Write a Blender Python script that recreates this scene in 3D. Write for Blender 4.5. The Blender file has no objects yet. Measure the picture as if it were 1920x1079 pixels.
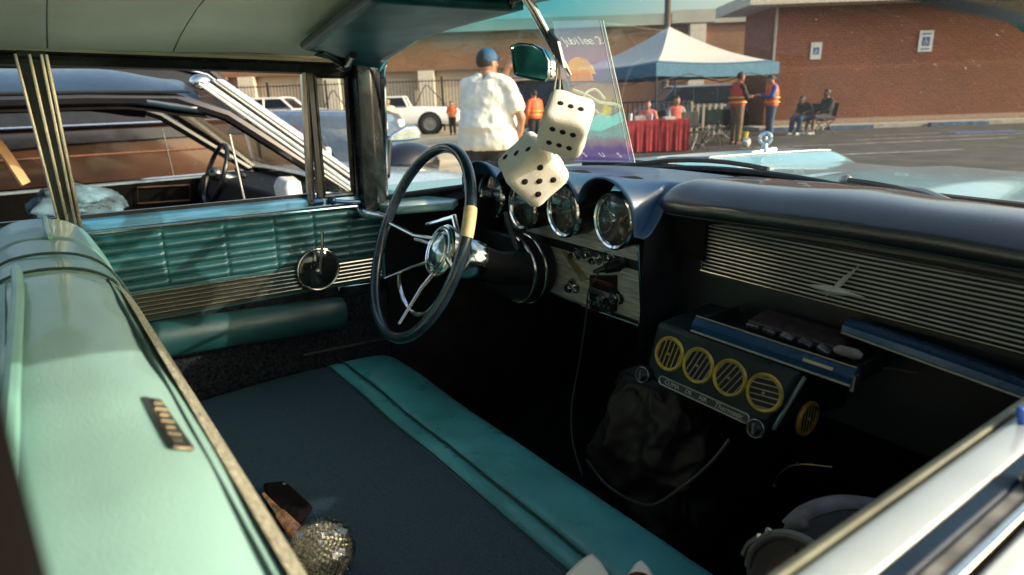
import bpy, bmesh, math, random
from mathutils import Vector, Matrix, Euler, noise as mnoise
random.seed(7)
C = bpy.context.scene.collection
SC = bpy.context.scene
R = math.radians
V = Vector

# ------------------------------------------------------------------ camera maths (own car's frame)
F = 1200.0
PITCH, AZ = R(17.1), R(52.8)
CAM = V((0.92, 0.0, 1.22))
HH = V((-math.sin(AZ), math.cos(AZ), 0))
RR = V((math.cos(AZ), math.sin(AZ), 0))
FW = HH * math.cos(PITCH) + V((0, 0, -math.sin(PITCH)))
UP = HH * math.sin(PITCH) + V((0, 0, math.cos(PITCH)))
# the parked car leans a little against the level lot
SA, SB, G0 = 0.0329, -0.012, -0.12
NRM = (V((0, 0, 1)) - RR * SA - HH * SB).normalized()
MROT = NRM.rotation_difference(V((0, 0, 1))).to_matrix().to_4x4()
_g = MROT @ V((CAM.x, CAM.y, G0))
M = Matrix.Translation((0, 0, -_g.z)) @ MROT          # own car's frame -> level world, ground at z = 0
CW = M @ CAM
M3 = M.to_3x3()

def ray(px, py):
    return FW + RR * ((px - 960) / F) + UP * ((539.5 - py) / F)
def on(px, py, **k):                                  # a point of the car's frame on a plane x/y/z = value
    d = ray(px, py); (n, v), = k.items()
    i = 'xyz'.index(n)
    return CAM + d * ((v - CAM[i]) / d[i])
def gp(px, py, z=0.0):                                # level-world point seen at a photo pixel, height z
    d = M3 @ ray(px, py)
    return CW + d * ((z - CW.z) / d.z)
WH = (M3 @ HH); WH.z = 0; WH.normalize()              # level heading
WR = V((WH.y, -WH.x, 0))
YAW = math.atan2(WR.y, WR.x)                          # rotation that turns local +x into the photo's right
def won(px, py, **k):                                 # level-world point of a pixel on a plane x/y/z = value
    d = M3 @ ray(px, py); (n, v), = k.items()
    i = 'xyz'.index(n)
    return CW + d * ((v - CW[i]) / d[i])
def fd(px, dist, z=0.0):                              # level-world point straight below pixel column px at a distance along heading
    py = 540
    for _ in range(30):
        d = M3 @ ray(px, py); p = CW + d * (dist / d.dot(WH))
        py += (p.z - z) * F / dist * 0.9
    return V((p.x, p.y, z))
def zat(px, py, dist):                                # height of the point at pixel on the plane dist ahead
    d = M3 @ ray(px, py); return (CW + d * (dist / d.dot(WH))).z

# ------------------------------------------------------------------ materials
MATS = {}
def nodes(m):
    m.use_nodes = True
    return m.node_tree.nodes, m.node_tree.links
def mat(name, col, rough=0.5, metal=0.0, var=0.12, scale=12.0, bump=0.0, bscale=200.0, coat=0.0, spec=0.5, rvar=0.1, sheen=0.0, anis=None):
    if name in MATS: return MATS[name]
    m = bpy.data.materials.new(name); n, l = nodes(m)
    b = n['Principled BSDF']
    tc = n.new('ShaderNodeTexCoord')
    nz = n.new('ShaderNodeTexNoise'); nz.inputs['Scale'].default_value = scale; nz.inputs['Detail'].default_value = 6
    mp = n.new('ShaderNodeMapping')
    if anis: mp.inputs['Scale'].default_value = anis
    l.new(tc.outputs['Object'], mp.inputs[0]); l.new(mp.outputs[0], nz.inputs['Vector'])
    rp = n.new('ShaderNodeValToRGB')
    lo = [max(0, c * (1 - var * 1.6)) for c in col]; hi = [min(1, c * (1 + var * 1.3)) for c in col]
    rp.color_ramp.elements[0].position = 0.3; rp.color_ramp.elements[1].position = 0.72
    rp.color_ramp.elements[0].color = (*lo, 1); rp.color_ramp.elements[1].color = (*hi, 1)
    l.new(nz.outputs['Fac'], rp.inputs[0]); l.new(rp.outputs[0], b.inputs['Base Color'])
    b.inputs['Metallic'].default_value = metal
    mr = n.new('ShaderNodeMapRange'); mr.inputs[3].default_value = max(0.02, rough - rvar); mr.inputs[4].default_value = min(1, rough + rvar)
    nz2 = n.new('ShaderNodeTexNoise'); nz2.inputs['Scale'].default_value = scale * 2.3; nz2.inputs['Detail'].default_value = 4
    l.new(mp.outputs[0], nz2.inputs['Vector'])
    l.new(nz2.outputs['Fac'], mr.inputs[0]); l.new(mr.outputs[0], b.inputs['Roughness'])
    b.inputs['Coat Weight'].default_value = coat; b.inputs['Coat Roughness'].default_value = 0.06
    b.inputs['Specular IOR Level'].default_value = spec
    if sheen: b.inputs['Sheen Weight'].default_value = sheen
    if bump:
        bn = n.new('ShaderNodeTexNoise'); bn.inputs['Scale'].default_value = bscale; bn.inputs['Detail'].default_value = 3
        l.new(mp.outputs[0], bn.inputs['Vector'])
        bp = n.new('ShaderNodeBump'); bp.inputs['Strength'].default_value = bump; bp.inputs['Distance'].default_value = 0.002
        l.new(bn.outputs['Fac'], bp.inputs['Height']); l.new(bp.outputs[0], b.inputs['Normal'])
    MATS[name] = m
    return m
def chrome(name='chrome', col=(0.72, 0.73, 0.72), rough=0.12):
    return mat(name, col, rough, 1.0, var=0.08, scale=30, rvar=0.08)
def glass_mat(name, tint=(0.9, 0.95, 0.95), refl=0.10, dirt=0.0):
    if name in MATS: return MATS[name]
    m = bpy.data.materials.new(name); n, l = nodes(m)
    n.remove(n['Principled BSDF']); o = n['Material Output']
    t = n.new('ShaderNodeBsdfTransparent'); t.inputs[0].default_value = (*tint, 1)
    g = n.new('ShaderNodeBsdfGlossy'); g.inputs['Roughness'].default_value = 0.03
    fr = n.new('ShaderNodeLayerWeight'); fr.inputs[0].default_value = 0.25
    ml = n.new('ShaderNodeMath'); ml.operation = 'MULTIPLY_ADD'; ml.inputs[1].default_value = 0.55; ml.inputs[2].default_value = refl * 0.4
    l.new(fr.outputs['Fresnel'], ml.inputs[0])
    mx = n.new('ShaderNodeMixShader'); l.new(ml.outputs[0], mx.inputs[0]); l.new(t.outputs[0], mx.inputs[1]); l.new(g.outputs[0], mx.inputs[2])
    l.new(mx.outputs[0], o.inputs[0])
    MATS[name] = m
    return m

# ------------------------------------------------------------------ mesh builder
class MB:
    def __init__(s): s.v = []; s.f = []; s.m = []; s.cur = 0
    def vert(s, p): s.v.append(tuple(p)); return len(s.v) - 1
    def face(s, *i): s.f.append(tuple(i)); s.m.append(s.cur)
    def poly(s, pts): s.face(*[s.vert(p) for p in pts]); return s
    def box(s, c, d, rot=None):
        c = V(c); h = V(d) / 2; m = Euler(rot).to_matrix() if rot is not None else Matrix.Identity(3)
        b = len(s.v)
        for x in (-1, 1):
            for y in (-1, 1):
                for z in (-1, 1): s.v.append(tuple(c + m @ V((x * h.x, y * h.y, z * h.z))))
        for q in ((0, 1, 3, 2), (4, 6, 7, 5), (0, 4, 5, 1), (2, 3, 7, 6), (0, 2, 6, 4), (1, 5, 7, 3)): s.face(*[b + i for i in q])
        return s
    def hexa(s, a, b):                                # two quads (4 pts each) joined
        s.loft([a, b]); return s
    def loft(s, rings, closed=True, caps=True):
        n = len(rings[0]); base = len(s.v)
        for r in rings:
            for p in r: s.v.append(tuple(p))
        for k in range(len(rings) - 1):
            for i in range(n if closed else n - 1):
                j = (i + 1) % n
                s.face(base + k * n + i, base + k * n + j, base + (k + 1) * n + j, base + (k + 1) * n + i)
        if caps and closed:
            s.face(*[base + i for i in range(n)][::-1]); s.face(*[base + (len(rings) - 1) * n + i for i in range(n)])
        return s
    def tube(s, pts, r, n=8, caps=True, flat=1.0, closed=False):
        pts = [V(p) for p in pts]; rs = r if isinstance(r, (list, tuple)) else [r] * len(pts)
        rings = []; t0 = None; u = None
        for i, p in enumerate(pts):
            a = pts[i - 1] if (i > 0 or closed) else pts[i]; b = pts[(i + 1) % len(pts)] if (i < len(pts) - 1 or closed) else pts[i]
            t = (b - a).normalized()
            if u is None:
                u = t.orthogonal().normalized() if abs(t.z) > 0.9 else V((0, 0, 1)).cross(t).normalized()
            else:
                u = (u - t * u.dot(t)).normalized()
            w = t.cross(u)
            rings.append([p + u * (rs[i] * math.cos(2 * math.pi * k / n)) + w * (rs[i] * flat * math.sin(2 * math.pi * k / n)) for k in range(n)])
        if closed: rings.append(rings[0]); caps = False
        return s.loft(rings, True, caps)
    def cyl(s, a, b, r, n=20, r2=None): return s.tube([a, b], [r, r if r2 is None else r2], n)
    def lathe(s, prof, n=24, mx=None):                # prof: (radius, height) about local z
        mx = mx or Matrix.Identity(4)
        rings = [[mx @ V((r * math.cos(2 * math.pi * k / n), r * math.sin(2 * math.pi * k / n), h)) for k in range(n)] for r, h in prof]
        return s.loft(rings, True, False)
    def torus(s, c, axis, Rr, r, n=40, k=10, a0=0, a1=2 * math.pi, u=None):
        axis = V(axis).normalized(); u = V(u).normalized() if u is not None else axis.orthogonal().normalized(); w = axis.cross(u)
        full = abs(a1 - a0 - 2 * math.pi) < 1e-4
        pts = [V(c) + u * (Rr * math.cos(a0 + (a1 - a0) * i / (n if full else n - 1))) + w * (Rr * math.sin(a0 + (a1 - a0) * i / (n if full else n - 1))) for i in range(n)]
        return s.tube(pts, r, k, closed=full)
    def grid(s, fn, nu, nv):
        b = len(s.v)
        for i in range(nu + 1):
            for j in range(nv + 1): s.v.append(tuple(fn(i / nu, j / nv)))
        for i in range(nu):
            for j in range(nv):
                q = b + i * (nv + 1) + j; s.face(q, q + nv + 1, q + nv + 2, q + 1)
        return s
    def ball(s, c, r, n=16, sc=(1, 1, 1), rot=None):
        m = Euler(rot).to_matrix() if rot is not None else Matrix.Identity(3)
        rings = []
        for i in range(n // 2 + 1):
            a = math.pi * i / (n // 2); a = min(max(a, 0.02), math.pi - 0.02)
            rings.append([V(c) + m @ V((r * sc[0] * math.sin(a) * math.cos(2 * math.pi * k / n), r * sc[1] * math.sin(a) * math.sin(2 * math.pi * k / n), -r * sc[2] * math.cos(a))) for k in range(n)])
        return s.loft(rings)
    def prism(s, poly, axis, t):                      # planar outline (3D points) extruded by vector axis*t
        a = [V(p) for p in poly]; d = V(axis).normalized() * t
        return s.loft([a, [p + d for p in a]])
    def xf(s, mx):
        s.v = [tuple(mx @ V(p)) for p in s.v]; return s
    def join(s, o, mi=None):
        b = len(s.v); s.v += o.v
        for f, m in zip(o.f, o.m): s.f.append(tuple(i + b for i in f)); s.m.append(m if mi is None else mi)
        return s
    def build(s, name, mats, parent=None, smooth=True, bevel=0.0, sub=0, norm=True, solid=0.0, angle=40):
        me = bpy.data.meshes.new(name); me.from_pydata(s.v, [], s.f)
        for m in (mats if isinstance(mats, (list, tuple)) else [mats]): me.materials.append(m)
        for p, m in zip(me.polygons, s.m): p.material_index = m
        if norm:
            bm = bmesh.new(); bm.from_mesh(me); bmesh.ops.remove_doubles(bm, verts=bm.verts, dist=1e-6)
            bmesh.ops.recalc_face_normals(bm, faces=bm.faces); bm.to_mesh(me); bm.free()
        for p in me.polygons: p.use_smooth = smooth
        if smooth:
            try: me.set_sharp_from_angle(angle=R(angle))
            except Exception: pass
        o = bpy.data.objects.new(name, me); C.objects.link(o)
        if parent is not None: o.parent = parent
        if solid:
            md = o.modifiers.new('solid', 'SOLIDIFY'); md.thickness = solid; md.offset = 0
        if bevel:
            md = o.modifiers.new('bevel', 'BEVEL'); md.width = bevel; md.segments = 2; md.limit_method = 'ANGLE'; md.angle_limit = R(35)
        if sub:
            md = o.modifiers.new('sub', 'SUBSURF'); md.levels = sub; md.render_levels = sub
        return o

def tag(o, label=None, cat=None, group=None, kind=None):
    if label: o['label'] = label
    if cat: o['category'] = cat
    if group: o['group'] = group
    if kind: o['kind'] = kind
    return o
def thing(name, label, cat, loc=(0, 0, 0), rz=0.0, group=None, mx=None):
    o = bpy.data.objects.new(name, None); C.objects.link(o); o.empty_display_size = 0.1
    if mx is not None: o.matrix_world = mx
    else: o.location = loc; o.rotation_euler = (0, 0, rz)
    return tag(o, label, cat, group)
def copy_tree(o, parent=None):
    c = o.copy(); C.objects.link(c); c.parent = parent
    for ch in [x for x in bpy.data.objects if x.parent is o]: copy_tree(ch, c)
    return c
def lerp(a, b, t): return a + (b - a) * t
def smooth01(t): t = max(0, min(1, t)); return t * t * (3 - 2 * t)
def pw(x, pts):                                       # piecewise linear
    if x <= pts[0][0]: return pts[0][1]
    for (a, va), (b, vb) in zip(pts, pts[1:]):
        if x <= b: return va + (vb - va) * (x - a) / (b - a)
    return pts[-1][1]
def curve(pts, n=8):                                  # Catmull-Rom through the points
    P = [V(p) for p in pts]; out = []
    for i in range(len(P) - 1):
        a = P[max(i - 1, 0)]; b = P[i]; c = P[i + 1]; d = P[min(i + 2, len(P) - 1)]
        for k in range(n):
            t = k / n
            out.append(0.5 * ((2 * b) + (c - a) * t + (2 * a - 5 * b + 4 * c - d) * t * t + (3 * b - a - 3 * c + d) * t ** 3))
    return out + [P[-1]]
def text_mesh(mb, txt, mx, size, ext=0.0006, mi=0, italic=0.0):
    cu = bpy.data.curves.new('lettering', 'FONT'); cu.body = txt; cu.size = size; cu.extrude = ext; cu.shear = italic
    cu.align_x = 'CENTER'; cu.align_y = 'CENTER'; cu.resolution_u = 3
    ob = bpy.data.objects.new('lettering', cu); C.objects.link(ob)
    me = ob.to_mesh()
    b = len(mb.v)
    for v in me.vertices: mb.v.append(tuple(mx @ v.co))
    for p in me.polygons: mb.f.append(tuple(b + i for i in p.vertices)); mb.m.append(mi)
    ob.to_mesh_clear(); bpy.data.objects.remove(ob); bpy.data.curves.remove(cu)
    return mb
def frame(o, x, y):                                   # matrix with local x,y along given directions
    x = V(x).normalized(); z = x.cross(V(y)).normalized(); y = z.cross(x)
    m = Matrix((x, y, z)).transposed().to_4x4(); m.translation = V(o); return m
# ================================================================== MATERIALS
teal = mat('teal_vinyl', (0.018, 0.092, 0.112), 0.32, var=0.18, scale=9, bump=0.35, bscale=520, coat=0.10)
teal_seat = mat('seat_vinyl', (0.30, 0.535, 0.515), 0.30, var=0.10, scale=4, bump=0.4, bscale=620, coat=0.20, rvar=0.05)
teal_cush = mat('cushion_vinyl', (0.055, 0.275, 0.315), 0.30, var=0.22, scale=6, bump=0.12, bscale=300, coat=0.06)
piping_m = mat('piping_vinyl', (0.10, 0.30, 0.27), 0.4)
seam_m = mat('seam_thread', (0.008, 0.035, 0.035), 0.7)
denim = mat('blue_cloth', (0.024, 0.052, 0.082), 0.62, var=0.30, scale=260, bump=1.0, bscale=420, spec=0.35)
glit = mat('metallic_cloth', (0.42, 0.42, 0.33), 0.55, metal=0.3, var=0.6, scale=240, bump=0.6, bscale=500)
black = mat('black_plastic', (0.012, 0.012, 0.014), 0.4, var=0.3)
blackm = mat('black_matt', (0.009, 0.009, 0.010), 0.85, var=0.4, spec=0.2)
pad_m = mat('dash_vinyl', (0.012, 0.012, 0.013), 0.36, var=0.25, scale=10, bump=0.35, bscale=520, coat=0.9, spec=0.8)
hood_m = mat('cluster_vinyl', (0.026, 0.075, 0.165), 0.34, var=0.25, scale=9, bump=0.2, bscale=420, coat=0.15)
carpet = mat('dark_carpet', (0.018, 0.021, 0.028), 0.95, var=0.6, scale=160, bump=0.8, bscale=600, spec=0.1)
paint = mat('turquoise_paint', (0.14, 0.36, 0.43), 0.24, var=0.06, scale=5, coat=0.7)
paint_blue = mat('blue_trim_paint', (0.05, 0.19, 0.36), 0.25, var=0.2, scale=20, coat=0.6)
chr_ = chrome(); chr_d = chrome('worn_chrome', (0.50, 0.49, 0.44), 0.22); chr_s = chrome('dull_metal', (0.36, 0.35, 0.32), 0.36)
white_sill = mat('sill_paint', (0.56, 0.62, 0.61), 0.22, var=0.05, coat=0.6)
rubber = mat('olive_rubber', (0.16, 0.17, 0.12), 0.7, var=0.3)
liner = mat('headliner_vinyl', (0.93, 0.83, 0.65), 0.55, var=0.10, scale=4, bump=0.2, bscale=250)
wood = None
def wood_mat():
    m = bpy.data.materials.new('grey_wood_veneer'); n, l = nodes(m); b = n['Principled BSDF']
    tc = n.new('ShaderNodeTexCoord'); mp = n.new('ShaderNodeMapping'); mp.inputs['Scale'].default_value = (5, 5, 90)
    nz = n.new('ShaderNodeTexNoise'); nz.inputs['Scale'].default_value = 2.2; nz.inputs['Detail'].default_value = 8; nz.inputs['Distortion'].default_value = 1.2
    rp = n.new('ShaderNodeValToRGB'); rp.color_ramp.elements[0].color = (0.40, 0.37, 0.31, 1); rp.color_ramp.elements[1].color = (0.84, 0.80, 0.71, 1)
    rp.color_ramp.elements[0].position = 0.35; rp.color_ramp.elements[1].position = 0.66
    l.new(tc.outputs['Object'], mp.inputs[0]); l.new(mp.outputs[0], nz.inputs['Vector']); l.new(nz.outputs['Fac'], rp.inputs[0]); l.new(rp.outputs[0], b.inputs['Base Color'])
    b.inputs['Roughness'].default_value = 0.35; b.inputs['Coat Weight'].default_value = 0.3
    return m
wood = wood_mat()

def windshield_mat():
    m = bpy.data.materials.new('tinted_windshield_glass'); n, l = nodes(m); n.remove(n['Principled BSDF']); o = n['Material Output']
    tc = n.new('ShaderNodeTexCoord'); sp = n.new('ShaderNodeSeparateXYZ'); l.new(tc.outputs['Object'], sp.inputs[0])
    xr = n.new('ShaderNodeMapRange'); xr.inputs[1].default_value = -0.05; xr.inputs[2].default_value = 0.35; xr.inputs[3].default_value = 0.0; xr.inputs[4].default_value = 0.07; l.new(sp.outputs['X'], xr.inputs[0])
    zs = n.new('ShaderNodeMath'); zs.operation = 'SUBTRACT'; l.new(sp.outputs['Z'], zs.inputs[0]); l.new(xr.outputs[0], zs.inputs[1])
    mr = n.new('ShaderNodeMapRange'); mr.inputs[1].default_value = 1.265; mr.inputs[2].default_value = 1.385; mr.interpolation_type = 'SMOOTHSTEP'
    l.new(zs.outputs[0], mr.inputs[0])
    cr = n.new('ShaderNodeMixRGB'); cr.inputs[1].default_value = (0.90, 0.95, 0.93, 1); cr.inputs[2].default_value = (0.10, 0.58, 0.68, 1)
    l.new(mr.outputs[0], cr.inputs[0])
    t0 = n.new('ShaderNodeBsdfTransparent'); l.new(cr.outputs[0], t0.inputs[0])
    t1 = n.new('ShaderNodeBsdfRefraction'); t1.inputs['IOR'].default_value = 1.0; t1.inputs['Roughness'].default_value = 0.0; l.new(cr.outputs[0], t1.inputs[0])
    t = n.new('ShaderNodeMixShader'); t.inputs[0].default_value = 0.15; l.new(t0.outputs[0], t.inputs[1]); l.new(t1.outputs[0], t.inputs[2])
    g = n.new('ShaderNodeBsdfGlossy'); g.inputs['Roughness'].default_value = 0.02
    fr = n.new('ShaderNodeLayerWeight'); fr.inputs[0].default_value = 0.2
    ml = n.new('ShaderNodeMath'); ml.operation = 'MULTIPLY_ADD'; ml.inputs[1].default_value = 0.10; ml.inputs[2].default_value = 0.008
    l.new(fr.outputs['Fresnel'], ml.inputs[0])
    mx = n.new('ShaderNodeMixShader'); l.new(ml.outputs[0], mx.inputs[0]); l.new(t.outputs[0], mx.inputs[1]); l.new(g.outputs[0], mx.inputs[2])
    # dust film and specks
    v = n.new('ShaderNodeTexNoise'); v.inputs['Scale'].default_value = 230; v.inputs['Detail'].default_value = 1
    l.new(tc.outputs['Object'], v.inputs['Vector'])
    r2 = n.new('ShaderNodeMapRange'); r2.inputs[1].default_value = 0.735; r2.inputs[2].default_value = 0.80; r2.inputs[3].default_value = 0.007; r2.inputs[4].default_value = 0.16
    l.new(v.outputs['Fac'], r2.inputs[0])
    df = n.new('ShaderNodeBsdfTranslucent'); df.inputs[0].default_value = (0.85, 0.88, 0.86, 1)
    m2 = n.new('ShaderNodeMixShader'); l.new(r2.outputs[0], m2.inputs[0]); l.new(mx.outputs[0], m2.inputs[1]); l.new(df.outputs[0], m2.inputs[2])
    l.new(m2.outputs[0], o.inputs[0])
    return m

# ================================================================== THE OWN CAR
car = thing('classic_car', 'turquoise classic sedan seen from inside with green bench seat and round gauges', 'car', mx=M)
XD = -0.76                                            # driver's door inner face

# --- roof and headliner
def roof_z(x, y):
    e = abs(x) / 0.74
    z = 1.303 + 0.098 * (1 - e ** 2.4)
    if y > 0.45: z -= 0.022 * ((y - 0.45) / 0.35) ** 2 * (1 - e ** 3)
    if y < -0.6: z -= 0.05 * ((-0.6 - y) / 0.7) ** 2
    return z
def liner_fn(u, v):
    x = lerp(-0.742, 0.742, u); y = lerp(-1.35, 0.80, v)
    z = roof_z(x, y)
    bows = [-1.35, -0.95, -0.55, -0.22, 0.085, 0.315, 0.58, 0.80]
    for a, b in zip(bows, bows[1:]):
        if a <= y <= b:
            t = (y - a) / (b - a); z -= 0.011 * math.sin(math.pi * t) ** 0.6 * (1 - abs(x / 0.742) ** 6)
    z += 0.0045 * mnoise.noise(V((x * 5, y * 6, 0))) + 0.002 * mnoise.noise(V((x * 14, y * 9, 3)))
    return V((x, y, z))
MB().grid(liner_fn, 40, 172).build('headliner', liner, car)
MB().grid(lambda u, v: V((lerp(-0.80, 0.80, u), lerp(-1.45, 0.86, v), roof_z(lerp(-0.74, 0.74, u), lerp(-1.4, 0.8, v)) + 0.035)), 24, 30).build('roof_panel', paint, car, solid=0.004)
for s in (-1, 1):
    MB().grid(lambda u, v: V((s * lerp(0.80, 0.786, v), lerp(-1.45, 0.86, u), lerp(roof_z(0.74, lerp(-1.4, 0.8, u)) + 0.036, 1.285, v))), 24, 2).build('roof_gutter', paint, car)
lt = MB()
for y in (0.085, 0.315):
    lt.tube([liner_fn((x + 0.742) / 1.484, (y + 1.35) / 2.15) + V((0, 0, -0.0008)) for x in [-0.735 + 0.02 * i for i in range(74)]], 0.0016, 5)
lt.build('headliner_seam', mat('liner_thread', (0.16, 0.15, 0.12), 0.8), car)
# rails above the door windows
for s in (-1, 1):
    b = MB()
    pts = [(s * 0.762, y, 1.270 + 0.010 * math.sin((y + 1.3) / 2.1 * math.pi)) for y in [-1.3 + 0.1 * i for i in range(22)]]
    b.tube(pts, 0.013, 8)
    b.build('roof_rail', mat('dark_rail', (0.05, 0.052, 0.048), 0.25, metal=0.7, var=0.4), car)
    b = MB(); b.tube([(p[0] + s * 0.012, p[1], p[2] + 0.020) for p in pts], 0.014, 8); b.build('weather_strip', black, car)
    b = MB(); b.tube([(p[0] - s * 0.006, p[1], p[2] + 0.024) for p in pts], 0.0075, 6); b.build('liner_bead', mat('liner_bead', (0.70, 0.62, 0.42), 0.45), car)

# --- windshield
HEAD = [(-0.708, 0.806, 1.268), (-0.684, 0.80, 1.289), (-0.62, 0.80, 1.311), (-0.46, 0.80, 1.344), (-0.32, 0.80, 1.362), (-0.19, 0.80, 1.372), (0, 0.80, 1.378)]
def head_pt(x):
    a = abs(x)
    pts = [(p[0], p[2]) for p in HEAD]
    return V((x, 0.80, pw(-a, pts)))
def base_pt(x):
    a = abs(x) / (0.76 if x < 0 else 0.88)
    return V((x, 0.818 + 0.64 * (1 - a ** 2.6), 0.928 + 0.10 * (1 - a ** 2)))
def ws_fn(u, v):
    s = lerp(-1, 1, u)
    h = head_pt(s * 0.706); b = base_pt(s * (0.755 if s < 0 else 0.875))
    if s > 0.5: h.x += 0.14 * (s - 0.5) / 0.5
    p = b.lerp(h, v)
    return p + V((0, 0.05, 0.02)) * (math.sin(math.pi * v) * (1 - abs(s) ** 2))
MB().grid(ws_fn, 60, 14).build('windshield', windshield_mat(), car)
b = MB(); b.tube([head_pt(x) + V((0, -0.006, 0)) for x in [-0.706 + 0.0353 * i for i in range(41)]], 0.006, 6); b.build('windshield_molding', chrome('teal_chrome', (0.30, 0.62, 0.62), 0.2), car)
hd = MB()
hd.grid(lambda u, v: head_pt(lerp(-0.70, 0.70, u)).lerp(V((lerp(-0.70, 0.70, u), 0.62, roof_z(lerp(-0.70, 0.70, u), 0.62) - 0.012)), v) + V((0, 0, -0.004 * math.sin(v * 3.14))), 30, 4)
hd.build('header_panel', mat('header_paint', (0.008, 0.095, 0.115), 0.5, spec=0.15), car)
for s in (-1, 1):
    px_ = 0.115 if s > 0 else 0.0
    b = MB()                                          # A pillar: dark post with bright front edge
    b.loft([[(s * 0.775 + px_, 0.735, z), (s * 0.722 + px_, 0.738, z), (s * 0.715 + px_, 0.775, z), (s * 0.735 + px_, 0.812, z), (s * 0.785 + px_, 0.80, z)] for z in (0.90, 1.0, 1.1, 1.2, 1.30)])
    b.build('windshield_pillar', mat('pillar_paint', (0.007, 0.012, 0.015), 0.25, var=0.6, scale=30, coat=0.2), car, bevel=0.004)
    b = MB(); b.tube([(s * 0.757 + px_, 0.817, 0.92), (s * 0.752 + px_, 0.818, 1.0), (s * 0.738 + px_, 0.816, 1.12), (s * 0.722 + px_, 0.812, 1.22), (s * 0.708 + px_ * .8, 0.806, 1.270), (s * 0.684 + px_ * .5, 0.80, 1.289)], 0.0085, 8)
    b.build('pillar_molding', chr_, car)
    b = MB(); b.tube([(s * 0.735 + px_, 0.745, 0.91), (s * 0.733 + px_, 0.745, 1.10), (s * 0.73 + px_, 0.745, 1.285)], 0.006, 8)
    b.tube([(s * 0.741 + px_, 0.768, 0.91), (s * 0.739 + px_, 0.766, 1.285)], 0.0028, 6); b.build('pillar_trim', chr_d, car)

# --- visor (driver's, folded up)
def visor_fn(u, v):
    x0 = lerp(-0.665, -0.055, v)
    y0 = lerp(0.775, 0.765, v); z0 = pw(x0, [(-0.665, 1.290), (-0.46, 1.336), (-0.3, 1.352), (-0.05, 1.366)])
    x1 = lerp(-0.60, -0.06, v); y1 = lerp(0.565, 0.475, v); z1 = lerp(1.322, 1.365, v) - 0.004
    p = V((x0, y0, z0)).lerp(V((x1, y1, z1)), u)
    return p + V((0, 0, -0.006 * math.sin(math.pi * u) * math.sin(math.pi * v)))
vb = MB(); vb.grid(visor_fn, 14, 24); vb.build('sun_visor', mat('visor_vinyl', (0.008, 0.105, 0.125), 0.45, var=0.45, scale=7, bump=0.2, bscale=300, spec=0.15), car, solid=0.016)
vb = MB(); vb.tube([visor_fn(1, t / 20) + V((0, -0.004, 0)) for t in range(21)], 0.009, 8); vb.tube([visor_fn(t / 10, 0) + V((-.004, 0, 0)) for t in range(11)], 0.009, 8)
vb.build('visor_binding', mat('visor_binding', (0.014, 0.035, 0.045), 0.5), car)
vb = MB(); vb.tube([(-0.69, 0.70, 1.285), (-0.655, 0.655, 1.298), (-0.60, 0.60, 1.308)], [0.016, 0.013, 0.008], 8); vb.tube([(-0.72, 0.69, 1.28), (-0.66, 0.69, 1.285), (-0.56, 0.66, 1.300)], 0.009, 8)
vb.ball((-0.705, 0.70, 1.283), 0.018, 12); vb.build('visor_bracket', mat('bracket_black', (0.012, 0.011, 0.010), 0.3, var=0.4), car)

# --- mirror, its rod, and the dark clutter of its mount
b = MB(); b.tube([(-0.004, 0.715, 1.388), (0.0, 0.745, 1.352), (0.004, 0.80, 1.279), (0.006, 0.826, 1.247)], [0.008, 0.0085, 0.0075, 0.004], 10)
b.build('mirror_rod', chr_, car)
b = MB(); b.prism([on(1028, 52, y=0.775), on(1050, 78, y=0.775), on(1062, 128, y=0.785), on(1048, 110, y=0.785), on(1036, 82, y=0.775)], (0, -1, 0), 0.006)
b.build('rod_insert', mat('rod_dark', (0.02, 0.018, 0.012), 0.3), car)
b = MB()
for i in range(26):
    p = on(846 + random.random() * 120, 2 + random.random() * 20 - i * 0.2, y=0.74)
    b.ball(p + V((0, 0, 0.008)), 0.008 + 0.008 * random.random(), 8, (1.3, 0.8, 0.8), (random.random() * 3, random.random() * 3, 0))
b.build('mirror_mount', mat('mount_black', (0.010, 0.010, 0.011), 0.25, var=0.5, scale=60, coat=0.3), car)
mo = [(960, 88), (975, 83), (1000, 85), (1018, 95), (1029, 116), (1029, 146), (1024, 152), (1000, 148), (975, 143), (966, 138), (962, 110)]
MYP = 0.80
mpts = [on(px, py, y=MYP) for px, py in mo]
mc = sum(mpts, V()) / len(mpts)
ms = MB(); ms.prism([p + V((0, 0.002, 0)) for p in mpts], (0, 1, 0), 0.018)
ms.build('rear_view_mirror', chr_d, car, bevel=0.005)
for o in list(bpy.data.objects):
    if o.name == 'rear_view_mirror': mirror_o = o
mm = MB(); mm.poly([mc + (p - mc) * 0.92 + V((0, -0.0012, 0)) for p in mpts])
mm.build('mirror_glass', mat('teal_mirror_glass', (0.06, 0.42, 0.46), 0.10, 0.55, var=0.4, scale=18), mirror_o)
mm = MB(); mm.tube([p + V((0, -0.001, 0)) for p in mpts], 0.0028, 6, closed=True); mm.build('mirror_rim', chr_, mirror_o)

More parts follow.
